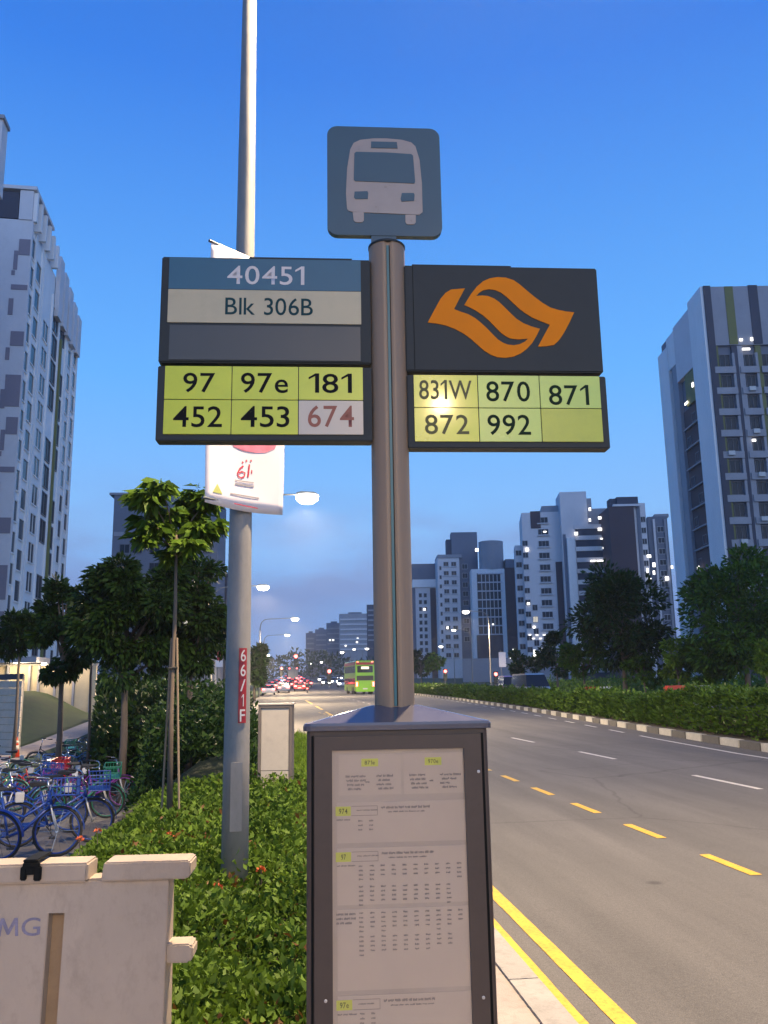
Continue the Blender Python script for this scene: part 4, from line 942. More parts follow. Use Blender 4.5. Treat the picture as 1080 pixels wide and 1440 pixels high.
# ------------------------------------------------------------------ vegetation
LM_DARK = leafmat('leaf_dark', '#16280f', '#35501c'); LM_MID = leafmat('leaf_mid', '#22400f', '#5a7a22'); LM_BRT = leafmat('leaf_bright', '#33560f', '#86a034'); LM_SAP = leafmat('leaf_sapling', '#1f3a0d', '#587320'); LM_BRN = leafmat('leaf_bronze', '#4a2d14', '#6a4a20'); LM_HEDGE = leafmat('leaf_hedge', '#223d0f', '#5c7a26'); LM_BED = leafmat('leaf_bed', '#1e380a', '#6a862a', .6)
M_BARK = mat('bark', (.13, .10, .075), .9, var=.3, scale=8, stretch=(1, 1, .2), bump=.6, bscale=30); M_STAKE = mat('stake_wood', (.24, .18, .12), .8, var=.2, scale=10, stretch=(1, 1, .1))
def unit(n): v = RNG.normal(size=(n, 3)); return v / np.linalg.norm(v, axis=1, keepdims=True)
def crown_pts(c, rad, nclump, nleaf, rc):
    u = unit(nclump); k = RNG.uniform(.35, 1, nclump)[:, None] ** .5; cc = c + u * k * rad * RNG.uniform(.8, 1.08, (nclump, 1))
    per = np.maximum(8, (nleaf * RNG.dirichlet(np.full(nclump, 4.0)))).astype(int); P = []; D = []
    for q_, m_ in zip(cc, per):
        o_ = unit(m_); P.append(q_ + o_ * rc * RNG.uniform(.35, 1.0, (m_, 1)) * np.array([1, 1, .7])); D.append(o_ + .6 * (q_ - c) / np.linalg.norm(rad))
    return cc, np.concatenate(P), np.concatenate(D)
def tree(label, base, cz, rad, nclump, nleaf, leaf, m, rc=None, trunk_r=.1, droop=.3, name='tree', group=None, stakes=0, aspect=.45, lean=(0, 0)):
    o = thing(name, label, 'tree', base, 0, group); rad = np.array(rad, float); c = np.array([lean[0], lean[1], cz]); rc = rc or rad.mean() * .30
    cc, P, D = crown_pts(c, rad, nclump, nleaf, rc); D = D / np.linalg.norm(D, axis=1, keepdims=True); D[:, 2] -= droop
    put('crown', leaf_mesh('crown', P, D, leaf * RNG.uniform(.65, 1.25, len(P)), m, RNG, aspect), o)
    b = MB(); b.tube([(0, 0, -.05), (lean[0] * .3 + .02, lean[1] * .3, cz * .35), (lean[0] * .7 - .02, lean[1] * .7, cz * .7), tuple(c + np.array([0, 0, rad[2] * .3]))], [trunk_r, trunk_r * .8, trunk_r * .6, trunk_r * .25], 8)
    for q_ in cc[:min(12, nclump)]:
        st_ = Vector((lean[0] * .7, lean[1] * .7, cz - rad[2] * RNG.uniform(.2, .9))); e_ = Vector(q_); md = (st_ + e_) / 2 + Vector((0, 0, .08 * rad[2])); b.tube([st_, md, e_], [trunk_r * .45, trunk_r * .3, trunk_r * .1], 5)
    b.build('trunk', M_BARK, o, smooth=True)
    for i in range(stakes):
        a = i * 2.4 + .4; MB().tube([(.14 * math.cos(a), .14 * math.sin(a), -.05), (.03 * math.cos(a) + lean[0] * .4, .03 * math.sin(a), cz * .62)], .014, 6).build('stake', M_STAKE, o)
    return o
def tree_px(label, px, py_c, Y, rx, rz, nclump, nleaf, leaf, m, **k):
    P = at(px, py_c, Y); s = Y / FPX * 1.02; g = gz(Y) + (vz(P.x, Y) if P.x < -1 else .12)
    return tree(label, (P.x, Y, g), P.z - g, (rx * s, rx * s * .9, rz * s), nclump, nleaf, leaf, m, **k)
M_BLK2 = mat('tie_black', (.02, .02, .02), .7)
# young tree by the lamp pole
sp = ground(238, 1166, .12); cP = at(248, 742, sp.y)
yt = thing('young_tree', 'slender young tree with drooping leaves tied to stakes, left of the numbered lamp pole', 'tree', (sp.x, sp.y, .12)); Pq = []; Dq = []; Tq = MB(); tp_ = Vector((cP.x - sp.x, 0, cP.z - .12 + .1))
Tq.tube([(0, 0, -.05), (tp_.x * .3 - .01, 0, tp_.z * .35), (tp_.x * .75 + .01, 0, tp_.z * .7), tp_], [.034, .027, .02, .01], 8)
for (x, y, s_) in ((196, 694, .9), (215, 706, 1.0), (200, 725, .9), (232, 690, .8), (238, 722, 1.1), (275, 690, 1.1), (292, 700, 1.0), (268, 716, 1.0), (300, 738, .8), (283, 745, .9), (222, 745, .9), (252, 752, 1.0), (205, 758, .6), (270, 770, .7), (240, 776, .7), (258, 700, .7)):
    c_ = at(x, y, sp.y) - Vector((sp.x, sp.y, .12)); c_.y = RNG.uniform(-.38, .38); m_ = int(120 * s_); o_ = unit(m_); o_[:, 2] = o_[:, 2] * .6 + .15
    Pq.append(np.array(c_) + o_ * .075 * s_ * RNG.uniform(.2, 1.7, (m_, 1))); o_[:, 2] -= .75; Dq.append(o_)
    Tq.tube([Vector((tp_.x * .8, 0, tp_.z - .35)), (c_ + tp_) / 2 + Vector((0, 0, -.12)), c_], [.012, .008, .004], 5)
Pq = np.concatenate(Pq); Dq = np.concatenate(Dq); put('crown', leaf_mesh('crown', Pq, Dq, .185 * RNG.uniform(.6, 1.25, len(Pq)), LM_SAP, RNG, .38), yt); Tq.build('trunk', M_BARK, yt, smooth=True)
for dx, dy in ((.11, -.05), (-.10, .08)): MB().tube([(dx, dy, -.05), (dx * .3 + tp_.x * .45, dy * .3, tp_.z * .6)], .012, 6).build('stake', M_STAKE, yt)
MB().tube([(tp_.x * .4 - .05, -.03, tp_.z * .5), (tp_.x * .4 + .05, -.03, tp_.z * .5 + .01)], .012, 6).build('tie', M_BLK2, yt)
LT = 'trees behind the bicycles'
tree_px('dark leafy tree in front of the left tower, leftmost of the dark trees', 92, 874, 23, 36, 76, 24, 6500, .17, LM_DARK, droop=.5, trunk_r=.09, group=LT)
tree_px('broad dark tree behind the young tree, under the plain dark block', 180, 870, 20, 76, 100, 40, 15000, .16, LM_DARK, droop=.6, trunk_r=.1, group=LT)
tree_px('dark tree hanging low beside the numbered lamp pole', 270, 866, 21, 50, 92, 32, 11000, .16, LM_DARK, droop=.7, trunk_r=.1, group=LT)
tree_px('bronze leafed small tree in the dark group on the left', 132, 884, 24, 32, 18, 14, 900, .2, LM_BRN, droop=.5, trunk_r=.05, group=LT)
0 and tree_px('small low tree with loose drooping leaves below the dark trees', 165, 925, 17, 34, 20, 12, 900, .26, LM_DARK, droop=.5, trunk_r=.05, aspect=.2, group=LT)
0 and tree_px('small frond tree just left of the young tree trunk', 205, 915, 15.5, 28, 16, 9, 420, .4, LM_MID, droop=.6, trunk_r=.05, aspect=.2, group=LT)
tree_px('small spreading tree at the left edge before the lit pavilion', 30, 890, 34, 34, 26, 18, 2400, .3, LM_DARK, droop=.2, trunk_r=.08, group=LT)
tree_px('dark roadside tree right of the numbered lamp pole', 358, 936, 78, 16, 30, 16, 2200, .5, LM_DARK, trunk_r=.14)
# right-hand trees beyond the far lanes
RT = 'trees across the road'
tree_px('tall dense dark tree standing before the brown slab block', 872, 868, 45, 58, 74, 46, 9500, .30, LM_DARK, trunk_r=.16, group=RT, droop=.15, rc=1.0)
tree_px('large leafy tree at the right edge before the grey tower', 1042, 862, 40, 80, 88, 60, 13000, .28, LM_MID, trunk_r=.16, group=RT, droop=.1, rc=.95)
tree_px('yellow green small tree between the two large trees', 952, 925, 42, 30, 30, 18, 2600, .24, LM_BRT, trunk_r=.08, group=RT)
tree_px('low green tree left of the dense dark tree', 820, 930, 48, 34, 28, 20, 3000, .26, LM_MID, trunk_r=.09, group=RT)
tree_px('dark tree at the foot of the pale blocks, third from the dense tree', 782, 922, 72, 26, 30, 20, 2800, .36, LM_DARK, trunk_r=.12, group=RT)
tree_px('round dark tree left of the others at the foot of the pale blocks', 735, 936, 80, 24, 18, 14, 1800, .36, LM_DARK, trunk_r=.1, group=RT)
tree_px('bright small tree cut by the right edge of the view', 1076, 930, 37, 22, 28, 14, 2000, .22, LM_BRT, trunk_r=.07, group=RT)
tree_px('low shrubby tree under the dense dark tree', 905, 942, 44, 30, 22, 16, 2200, .24, LM_MID, trunk_r=.07, group=RT)
tree_px('low shrubby tree under the large right tree', 1000, 940, 41, 34, 24, 18, 2600, .24, LM_MID, trunk_r=.07, group=RT)
tree_px('lit yellow green tree beside the red signal right of the sign pole', 609, 932, 120, 13, 14, 10, 1200, .5, LM_BRT, trunk_r=.1, group=RT)
tree_px('dark tree hidden partly by the sign pole', 592, 935, 130, 18, 18, 10, 1400, .6, LM_DARK, trunk_r=.12, group=RT)
# leafy masses nobody could count
def mass(name, label, P, leaf, m, up_bias=.6, aspect=.5):
    D = unit(len(P)); D[:, 2] = np.abs(D[:, 2]) * .8 + up_bias * .3
    o = put(name, leaf_mesh(name, P, D, leaf * RNG.uniform(.6, 1.3, len(P)), m, RNG, aspect)); return tag(o, label, 'shrubs', kind='stuff')
def lump(x, y, s): return .5 + .5 * np.sin(x * 2.1 * s + 1.3 * np.sin(y * 1.7 * s)) * np.cos(y * 1.9 * s + .8 * np.sin(x * 2.7 * s))
def cover(name, label, poly_fn, Y0, Y1, n, h0, h1, leaf, m, s=1.6, z0=.12, aspect=.5, up_bias=.6):
    Y = Y0 * (Y1 / Y0) ** RNG.uniform(0, 1, n) if Y0 > 0 else RNG.uniform(Y0, Y1, n)
    xa = np.array([poly_fn(y)[0] for y in Y]); xb = np.array([poly_fn(y)[1] for y in Y]); X = xa + (xb - xa) * RNG.uniform(0, 1, n)
    H = (h0 + (h1 - h0) * lump(X, Y, s)) * (np.clip((X + 1.75) / .9, .3, 1) if name.startswith('shrub_bed') else 1); edge = np.minimum(1, np.minimum(X - xa, xb - X) / .25 + .25); Z = z0 - .12 + np.array([vz(a, b_) + gz(b_) for a, b_ in zip(X, Y)]) + H * edge * RNG.uniform(.35, 1.05, n)
    sz = leaf * (Y / Y0) ** .35 if Y0 > 0 else leaf
    P = np.stack([X + RNG.normal(size=n) * .03, Y, Z], 1); D = unit(n); D[:, 2] = np.abs(D[:, 2]) * .8 + up_bias * .3
    o = put(name, leaf_mesh(name, P, D, sz * RNG.uniform(.6, 1.3, n), m, RNG, aspect)); return tag(o, label, 'shrubs', kind='stuff')
cover('shrub_bed', 'low glossy green shrub bed round the foot of the lamp pole', lambda y: (-1.35 if y < 7 else -1.8 + .1 * math.sin(y * 2), .34 + .1 * math.sin(y * 1.3)), 3.3, 12.5, 60000, .09, .38, .042, LM_BED, s=2.3)
grid('bicycle_bay', lambda y: -7.5, lambda y: -2.0 - .02 * y, [6.5 + .75 * i for i in range(24)], lambda x, y: vz(x, y) + .012, mat('bay_paving', (.13, .12, .11), .85, var=.25, scale=2, bump=.3, dirt=.3), 24)
sheet('shrub_bed_soil', lambda y: -1.8, lambda y: .45, [3.2, 5, 8, 11.8], .135, M_SOIL)
cover('shrub_bed_tall', 'larger leaved sprigs standing out of the shrub bed', lambda y: (-1.3 if y < 7.5 else -1.55, .3), 3.4, 12.5, 2200, .2, .42, .05, LM_BED, s=2.6)
cover('leaf_litter', 'dry brown leaves caught in the shrub bed', lambda y: (-1.3, .4), 3.4, 12.5, 1100, .14, .34, .045, LM_BRN)
cover('verge_grass', 'rough grass strip between the shrub bed and the kerb', lambda y: (.25, .62), 3.2, 24, 16000, .05, .14, .085, LM_BRT, aspect=.12, up_bias=2)
cover('dark_shrubs', 'darker taller shrubs behind the bicycles', lambda y: (-.145 * y + .25 * math.sin(y * .8), -.35 - max(0, y - 18) * .08), 12.8, 38, 26000, .6, 1.5, .10, LM_DARK, s=.9)
cover('hedge_far_left', 'rough hedge along the left kerb beyond the cabinet', lambda y: (left(y) - 2.6, left(y) - .5), 40, 95, 5000, .4, 1.0, .22, LM_MID, s=.5)
cover('understorey', 'tall dark undergrowth below the left trees', lambda y: (-.205 * y, -1.9 - .02 * y), 21, 48, 26000, 1.3, 2.9, .2, LM_DARK, s=.5)
# the clipped hedge in the median, and the shrubs behind it
n = 60000; Y = 9 * (115 / 9) ** RNG.uniform(0, 1, n); RX = np.interp(Y, [a for a, _ in RE], [b for _, b in RE])
side = RNG.uniform(0, 1, n); tX = RNG.uniform(0, 1, n); top = side < .42
Hh = np.interp(Y, [15, 24, 40, 80], [1.05, .95, .72, .85]) + .2 * lump(RX * 3, Y * .6, 1.1) + .07 * np.sin(Y * 3.1) + .13 * np.sin(Y * .83 + 1) * np.sin(Y * .31) + .16 * np.maximum(0, RNG.normal(size=n) - 1.2)
X = np.where(top, RX + .55 + 1.7 * tX, RX + .50 + np.abs(RNG.normal(size=n)) * .16 + .12 * lump(Y * 2.3, Y * 1.1, 1)); Z = np.where(top, Hh - np.abs(RNG.normal(size=n)) * .1, .14 + (Hh - .1) * RNG.uniform(0, 1, n) ** .8)
P = np.stack([X, Y, Z], 1); D = unit(n); D[:, 2] = np.abs(D[:, 2]) * .7 + .1; D[:, 0] -= np.where(top, 0, .5)
tag(put('median_hedge', leaf_mesh('median_hedge', P, D, .10 * (Y / 14) ** .6 * RNG.uniform(.6, 1.3, n), LM_HEDGE, RNG, .5)), 'long clipped hedge in the road median behind the striped kerb', 'hedge', kind='stuff')
sheet('hedge_core', lambda y: right(y) + .8, lambda y: right(y) + 2.1, [8, 15, 22, 30, 40, 52, 71, 95, 118], .66, M_SOIL, skirt=.6)
bpy.data.objects['hedge_core']['kind'] = 'stuff'; tag(bpy.data.objects['hedge_core'], 'dark woody inside of the median hedge', 'hedge')
n = 16000; Y = RNG.uniform(30, 110, n); RX = np.interp(Y, [a for a, _ in RE], [b for _, b in RE]); X = RX + RNG.uniform(15.5, 24, n); P = np.stack([X, Y, .14 + (.5 + 1.4 * lump(X, Y, .35)) * RNG.uniform(.1, 1, n)], 1)
mass('far_shrubs', 'shrubs under the trees across the road', P, .3, LM_MID)
# distant tree line
n = 14000; X = RNG.uniform(-190, 260, n); Y = 330 + RNG.uniform(0, 40, n) + np.abs(X) * .2; hh_ = 5 + 6 * lump(X, X * .3, .055) + 2 * lump(X, Y, .3)
P = np.stack([X, Y, 3.2 + hh_ * RNG.uniform(0, 1, n)], 1); o = mass('distant_trees', 'dark distant tree line at the end of the road', P, 1.9, LM_DARK); o['category'] = 'trees'
# grass bank before the pavilion
grid('grass_bank', lambda y: -30, lambda y: PX(y) - 1.7, [30 + i for i in range(26)], lambda x, y: vz(x, y) + .03 + (1.33 - vz(x, 55)) * sst(33, 54, y) * sst(0, 4, PX(y) - 1.7 - x), M_TURF, 24)
# orange ixora blossoms in the bed
M_IX = mat('ixora_orange', (.55, .12, .03), .6)
for i, (x, y) in enumerate(((137, 1170), (238, 1176), (367, 1226), (305, 1250), (112, 1182))):
    p = ground(x, y, .36); fl = thing('blossom', ['orange blossom cluster left of the young tree', 'orange blossom cluster at the foot of the young tree', 'orange blossom cluster right of the lamp pole', 'orange blossom cluster left of the lamp pole', 'orange blossom cluster beside the blue bicycles'][i], 'flower', p, 0, 'orange blossoms in the shrub bed')
    m_ = 26; o_ = unit(m_); o_[:, 2] = np.abs(o_[:, 2]); put('petals', leaf_mesh('petals', o_ * .02, o_, np.full(m_, .022), M_IX, RNG, .8), fl); MB().tube([(0, 0, -.25), (.005, 0, -.1), (0, 0, .01)], .003, 5).build('stem', M_BARK, fl)

# ------------------------------------------------------------------ bicycles
M_TYRE = mat('tyre_rubber', (.02, .02, .02), .8); M_CHROME = mat('chrome', (.6, .6, .6), .25, .9); M_BLK = mat('black_plastic', (.02, .02, .022), .5)
BC = {k: mat('bike_' + k, v, .35, var=.1, scale=10, coat=.3) for k, v in dict(blue=(.012, .05, .27), red=(.50, .02, .02), purple=(.20, .03, .30), green=(.02, .20, .12), white=(.55, .55, .55), black=(.03, .03, .035), lightblue=(.05, .20, .55)).items()}
def ring(b, c, r_, t, n=28, m=6):
    P = [(c[0] + r_ * math.cos(2 * math.pi * i / n), c[1], c[2] + r_ * math.sin(2 * math.pi * i / n)) for i in range(n + 1)]; b.tube(P, t, m, cap=False)
def arc(b, c, r_, t, a0, a1, w, n=14):
    for i in range(n):
        t0, t1 = R(a0 + (a1 - a0) * i / n), R(a0 + (a1 - a0) * (i + 1) / n)
        v = [];
        for tt in (t0, t1):
            for (dr, dy) in ((0, -w), (t, 0), (0, w)): v.append((c[0] + (r_ + dr) * math.cos(tt), c[1] + dy, c[2] + (r_ + dr) * math.sin(tt)))
        b.add(v, [(0, 1, 4, 3), (1, 2, 5, 4), (3, 4, 1, 0), (4, 5, 2, 1)][:2])
def make_bike(basket=True, kind='blue'):
    o = thing('bicycle', 'x', 'bicycle', (0, 0, 0), 0, 'shared bicycles parked in a tangled row'); fm = BC['blue']; Rw = .325
    for x in (0, 1.04):
        b = MB(); ring(b, (x, 0, Rw), Rw - .02, .019); w = b.build('wheel', M_TYRE, o, smooth=True)
        b = MB(); ring(b, (x, 0, Rw), Rw - .045, .011, 28, 5); b.build('rim', fm, w, smooth=True)
        b = MB()
        for i in range(14): a = 2 * math.pi * i / 14; b.tube([(x, .02 * (-1) ** i, Rw), (x + (Rw - .045) * math.cos(a), 0, Rw + (Rw - .045) * math.sin(a))], .0022, 4)
        b.tube([(x, -.05, Rw), (x, .05, Rw)], .02, 8); b.build('spokes', M_CHROME, w)
        b = MB(); arc(b, (x, 0, Rw), Rw + .012, .012, *((25, 190) if x == 0 else (0, 150)), .03); b.build('mudguard', fm, o)
    b = MB(); bb = (.42, 0, .28); st_ = (.30, 0, .78); hd = (.90, 0, .82); hl = (.94, 0, .66)
    b.tube([bb, st_], .016, 8); b.tube([bb, (.62, 0, .36), hl], .021, 8); b.tube([(.335, 0, .62), (.6, 0, .52), (.92, 0, .72)], .016, 8); b.tube([hd, hl], .02, 8)
    for s_ in (-1, 1): b.tube([(0, s_ * .055, Rw), (.38, s_ * .03, .28)], .010, 6); b.tube([(0, s_ * .055, Rw), (.31, s_ * .018, .68)], .009, 6)
    b.build('frame', fm, o, smooth=True)
    b = MB()
    for s_ in (-1, 1): b.tube([(.935, s_ * .03, .66), (.98, s_ * .05, .5), (1.04, s_ * .055, Rw)], .011, 6)
    b.build('fork', BC['white'], o, smooth=True)
    b = MB(); b.tube([(.895, 0, .84), (.87, 0, .98)], .013, 8); b.tube([(.72, -.29, 1.02), (.84, -.24, 1.01), (.88, -.08, .99), (.88, .08, .99), (.84, .24, 1.01), (.72, .29, 1.02)], .011, 8); hbv = b.build('handlebar', M_CHROME, o, smooth=True)
    for s_ in (-1, 1): MB().tube([(.66, s_ * .305, 1.022), (.77, s_ * .272, 1.018)], .017, 8).build('grip', M_BLK, hbv)
    MB().prism([(.14, .87), (.19, .855), (.36, .865), (.47, .885), (.47, .905), (.36, .905), (.2, .925), (.14, .91)], -.07, .07).build('saddle', M_BLK, o, bevel=.012); MB().tube([(.30, 0, .77), (.285, 0, .87)], .013, 8).build('seat_post', M_CHROME, o)
    b = MB(); b.tube([(.42, -.06, .28), (.42, .06, .28)], .02, 8); b.lathe([(.085, -.006), (.085, .006)], 20).build('chainring', M_BLK, o) if False else None
    b.tube([(.42, -.07, .28), (.5, -.07, .14)], .009, 6); b.tube([(.42, .07, .28), (.34, .07, .42)], .009, 6); b.box(.45, .55, -.16, -.08, .125, .15); b.box(.29, .39, .08, .16, .41, .435); b.build('crank', M_BLK, o)
    b = MB(); b.box(.02, .40, -.006, .006, .275, .345); b.build('chain_guard', fm, o, bevel=.004)
    MB().box(-.06, .06, -.05, .05, .60, .74).xf(Matrix.Translation((.02, 0, .04))).build('lock_box', BC['white'], o, bevel=.01)
    if basket:
        b = MB(); x0, x1, y0, y1, z0, z1 = .97, 1.27, -.17, .17, .78, 1.0
        for z in (z0, (z0 + z1) / 2, z1): b.tube([(x0, y0, z), (x1, y0, z), (x1, y1, z), (x0, y1, z), (x0, y0, z)], .009, 5)
        for i in range(7):
            t = i / 6
            for P, Q in (((x0 + (x1 - x0) * t, y0, z0), (x0 + (x1 - x0) * t, y0, z1)), ((x0 + (x1 - x0) * t, y1, z0), (x0 + (x1 - x0) * t, y1, z1)), ((x1, y0 + (y1 - y0) * t, z0), (x1, y0 + (y1 - y0) * t, z1))): b.tube([P, Q], .006, 4)
        b.box(x0, x1, y0, y1, z0 - .006, z0 + .004); b.build('basket', fm, o)
    MB().tube([(.30, .03, .28), (.22, .16, .0)], .010, 6).build('kickstand', M_BLK, o)
    return o
proto_b = make_bike(True); proto_n = make_bike(False); used = set()
bikes = [ # px, py of the right wheel's foot, colour, faces right?, basket, label, turn, lean
    (78, 1207, 'blue', 1, 1, 'blue bicycle with big front wheel, nearest of the parked bicycles', 4, -6),
    (128, 1186, 'blue', 1, 1, 'blue bicycle right behind the nearest one, with pale basket plate', 12, 5),
    (-2, 1214, 'blue', 1, 0, 'blue bicycle cut off by the left edge beside the nearest one', -14, 8),
    (96, 1172, 'blue', -1, 0, 'blue bicycle third from the barrier, facing left', -8, -4),
    (150, 1152, 'green', 1, 1, 'green bicycle leaning in the middle of the parked row', 6, 9),
    (62, 1150, 'blue', 1, 1, 'blue bicycle with basket in the middle of the row', -6, -7),
    (118, 1130, 'purple', -1, 0, 'purple framed bicycle lying over its neighbours', 10, 14),
    (20, 1142, 'green', 1, 0, 'green bicycle at the left edge in the middle of the row', 2, 5),
    (165, 1122, 'red', 1, 0, 'red bicycle with white fork in front of the far one', -5, -8),
    (62, 1118, 'lightblue', 1, 1, 'pale blue bicycle with basket near the back of the row', 9, 6),
    (192, 1108, 'red', 1, 0, 'bright red bicycle at the right end of the row by the shrubs', 3, -9),
    (120, 1104, 'black', 1, 1, 'black bicycle near the back of the row', -12, 5),
    (30, 1102, 'green', -1, 0, 'green bicycle at the back left near the cone', 7, -5),
    (205, 1100, 'black', 1, 0, 'black bicycle past the bright red one, against the dark shrubs', 2, 7),
    (140, 1112, 'red', -1, 0, 'red bicycle facing left in the back half of the row', 6, -6),
    (80, 1130, 'red', 1, 1, 'red bicycle with basket among the blue ones', -9, 6),
    (172, 1136, 'purple', 1, 0, 'purple bicycle low on the right side of the row', 5, -11),
    (40, 1128, 'lightblue', -1, 0, 'pale blue bicycle facing left near the left edge', -3, 9),
    (8, 1165, 'black', 1, 0, 'black bicycle cut by the left edge behind the blue ones', 8, -5),
    (128, 1090, 'lightblue', 1, 0, 'pale blue bicycle at the back by the path', -6, 5),
    (150, 1086, 'green', -1, 1, 'green bicycle with basket at the back near the shrubs', 4, -7),
    (95, 1086, 'black', -1, 0, 'black bicycle furthest back beside the path', -4, 6)]
for (px, py, c, dr, bk, lab, turn, lean) in bikes:
    src = proto_b if bk else proto_n
    o = src if src.name not in used else copy_tree(src); used.add(src.name)
    g = ground_v(px, py); o['label'] = lab
    o.rotation_mode = 'XYZ'; o.rotation_euler = (R(lean), 0, R(turn) + (0 if dr > 0 else math.pi))
    off_ = Vector((1.04 if dr > 0 else 0, 0, 0)); off_.rotate(o.rotation_euler); o.location = (g.x - off_.x, g.y - off_.y, g.z + .015)
    if c != 'blue': recolor(o, BC['blue'], BC[c])
# ------------------------------------------------------------------ hoarding and cone at the left edge
M_HOARD = mat('hoarding_cream', (.50, .43, .36), .6, var=.12, scale=2, dirt=.2)
h0_ = ground_v(25, 1062); ho = thing('site_hoarding', 'ribbed cream site hoarding of horizontal boards at the left edge', 'hoarding', (h0_.x, h0_.y, h0_.z), R(-38))
hz = at(24, 957, h0_.y).z - h0_.z; nb = 10
for i in range(nb):
    MB().prism([(-3.4, i * hz / nb + .006), (0, i * hz / nb + .006), (0, (i + 1) * hz / nb - .012), (-3.4, (i + 1) * hz / nb - .012)], -.02 - .012 * (i % 2), .03).build('board', M_HOARD, ho, bevel=.004)
for x in (-.04, -1.7, -3.35): MB().box(x - .03, x + .03, .031, .09, -.05, hz + .22).build('post', M_GALV, ho)
MB().box(-3.4, .02, -.01, .03, hz + .04, hz + .26).build('top_panel', M_WALLD, ho)
cg = ground_v(21, 1064); cn = thing('traffic_cone', 'orange traffic cone with white band beside the hoarding', 'cone', (cg.x + .12, cg.y - .35, cg.z + .01)); M_CONE = mat('cone_orange', (.65, .07, .02), .5)
MB().box(-.19, .19, -.19, .19, 0, .04).build('base', M_CONE, cn, bevel=.008); MB().lathe([(.14, .04), (.035, .70), (.02, .72)], 20).build('cone_body', M_CONE, cn, smooth=True); MB().lathe([(.108, .26), (.083, .42)], 20).build('white_band', M_WHT, cn, smooth=True); MB().lathe([(.072, .50), (.056, .60)], 20).build('white_band', M_WHT, cn, smooth=True)
# white notice board and other small things
p = at(268, 931, 44); nbd = thing('notice_board', 'small lit white notice board on posts left of the lamp row', 'sign', (p.x, p.y, .12)); M_NOT = mat('notice_lit', (.9, .88, .85), emit=.9)
w_ = .42; z_ = p.z - .12; MB().box(-w_, w_, -.03, .03, z_ - .34, z_ + .32).build('board', M_NOT, nbd)
for s_ in (-1, 1): MB().box(s_ * w_ * .8 - .03, s_ * w_ * .8 + .03, .031, .08, 0, z_ + .3).build('post', M_GALV, nbd)
MB().prism([(-.3, z_ + .05), (-.1, z_ + .2), (.1, z_ + .02), (.3, z_ + .22), (.3, z_ + .1), (.1, z_ - .08), (-.1, z_ + .08), (-.3, z_ - .06)], -.036, -.031).build('print', M_PINK, nbd)
M_OBAR = mat('barrier_red', (.45, .05, .02), .6, var=.15); M_WBAR = mat('barrier_white', (.6, .58, .54), .6, var=.1)
for (px, py, Y, w_, h_, m_, lab) in ((952, 969, 36, .95, .5, M_OBAR, 'orange red plastic barrier behind the hedge, under the big trees'), (830, 968, 44, .8, .4, M_OBAR, 'orange barrier left of the white one behind the hedge'), (851, 969, 44, .75, .5, M_WBAR, 'white plastic barrier behind the hedge under the dark tree'), (985, 969, 36, .9, .5, M_WALLG, 'grey box behind the hedge beside the orange barrier')):
    p = at(px, py + 4, Y); r_ = right(Y); z_ = p.z
    o = thing('road_barrier', lab, 'barrier', (p.x, Y, .0)); H_ = z_ + h_ * .55
    MB().prism([(-w_ / 2 - .05, 0), (w_ / 2 + .05, 0), (w_ / 2, H_), (-w_ / 2, H_)], -.2, .2).build('body', m_, o, bevel=.03); MB().box(-w_ / 2 - .02, w_ / 2 + .02, -.24, .24, H_ * .86, H_ * .93).build('lip', m_, o)
    for s_ in (-1, 1): MB().box(s_ * w_ * .3 - .1, s_ * w_ * .3 + .1, -.26, .26, 0, .12).build('foot', m_, o)
# ------------------------------------------------------------------ traffic signals
M_SRED = mat('signal_red_lit', (1, .08, .05), emit=14, ecol=(1, .10, .08, 1)); M_SOFF = mat('signal_off', (.03, .04, .03), .4)
def signal(px, py, Y, label, s=1.0):
    p = at(px, py, Y); g = gz(Y) + .1; o = thing('traffic_signal', label, 'traffic light', (p.x, Y, g), 0, 'red traffic signals'); z = p.z - g
    MB().tube([(0, .12, 0), (0, .12, z + .35)], .06, 8).build('pole', M_GALV, o); h = MB().box(-.2 * s, .2 * s, -.1, .1, z - .95 * s, z + .25 * s).build('signal_head', M_BLK, o, bevel=.02)
    for i, m_ in enumerate((M_SRED, M_SOFF, M_SOFF)): MB().lathe([(.15 * s, 0), (.15 * s, .03), (.10 * s, .06)], 14).xf(Matrix.Translation((0, -.10, z - i * .35 * s)) @ Matrix.Rotation(R(90), 4, 'X')).build('signal_lens', m_, h)
    return o
signal(416, 923, 185, 'red traffic signal over the queue of cars, the highest one', 2.4); signal(463, 944, 150, 'red traffic signal between the queue and the green bus', 2.0); signal(626, 944, 105, 'red traffic signal right of the sign pole beside the lit tree', 1.2); signal(697, 948, 110, 'red traffic signal below the glass grid block', 1.4)
signal(396, 940, 210, 'small red traffic signal above the left end of the car queue', 1.8)
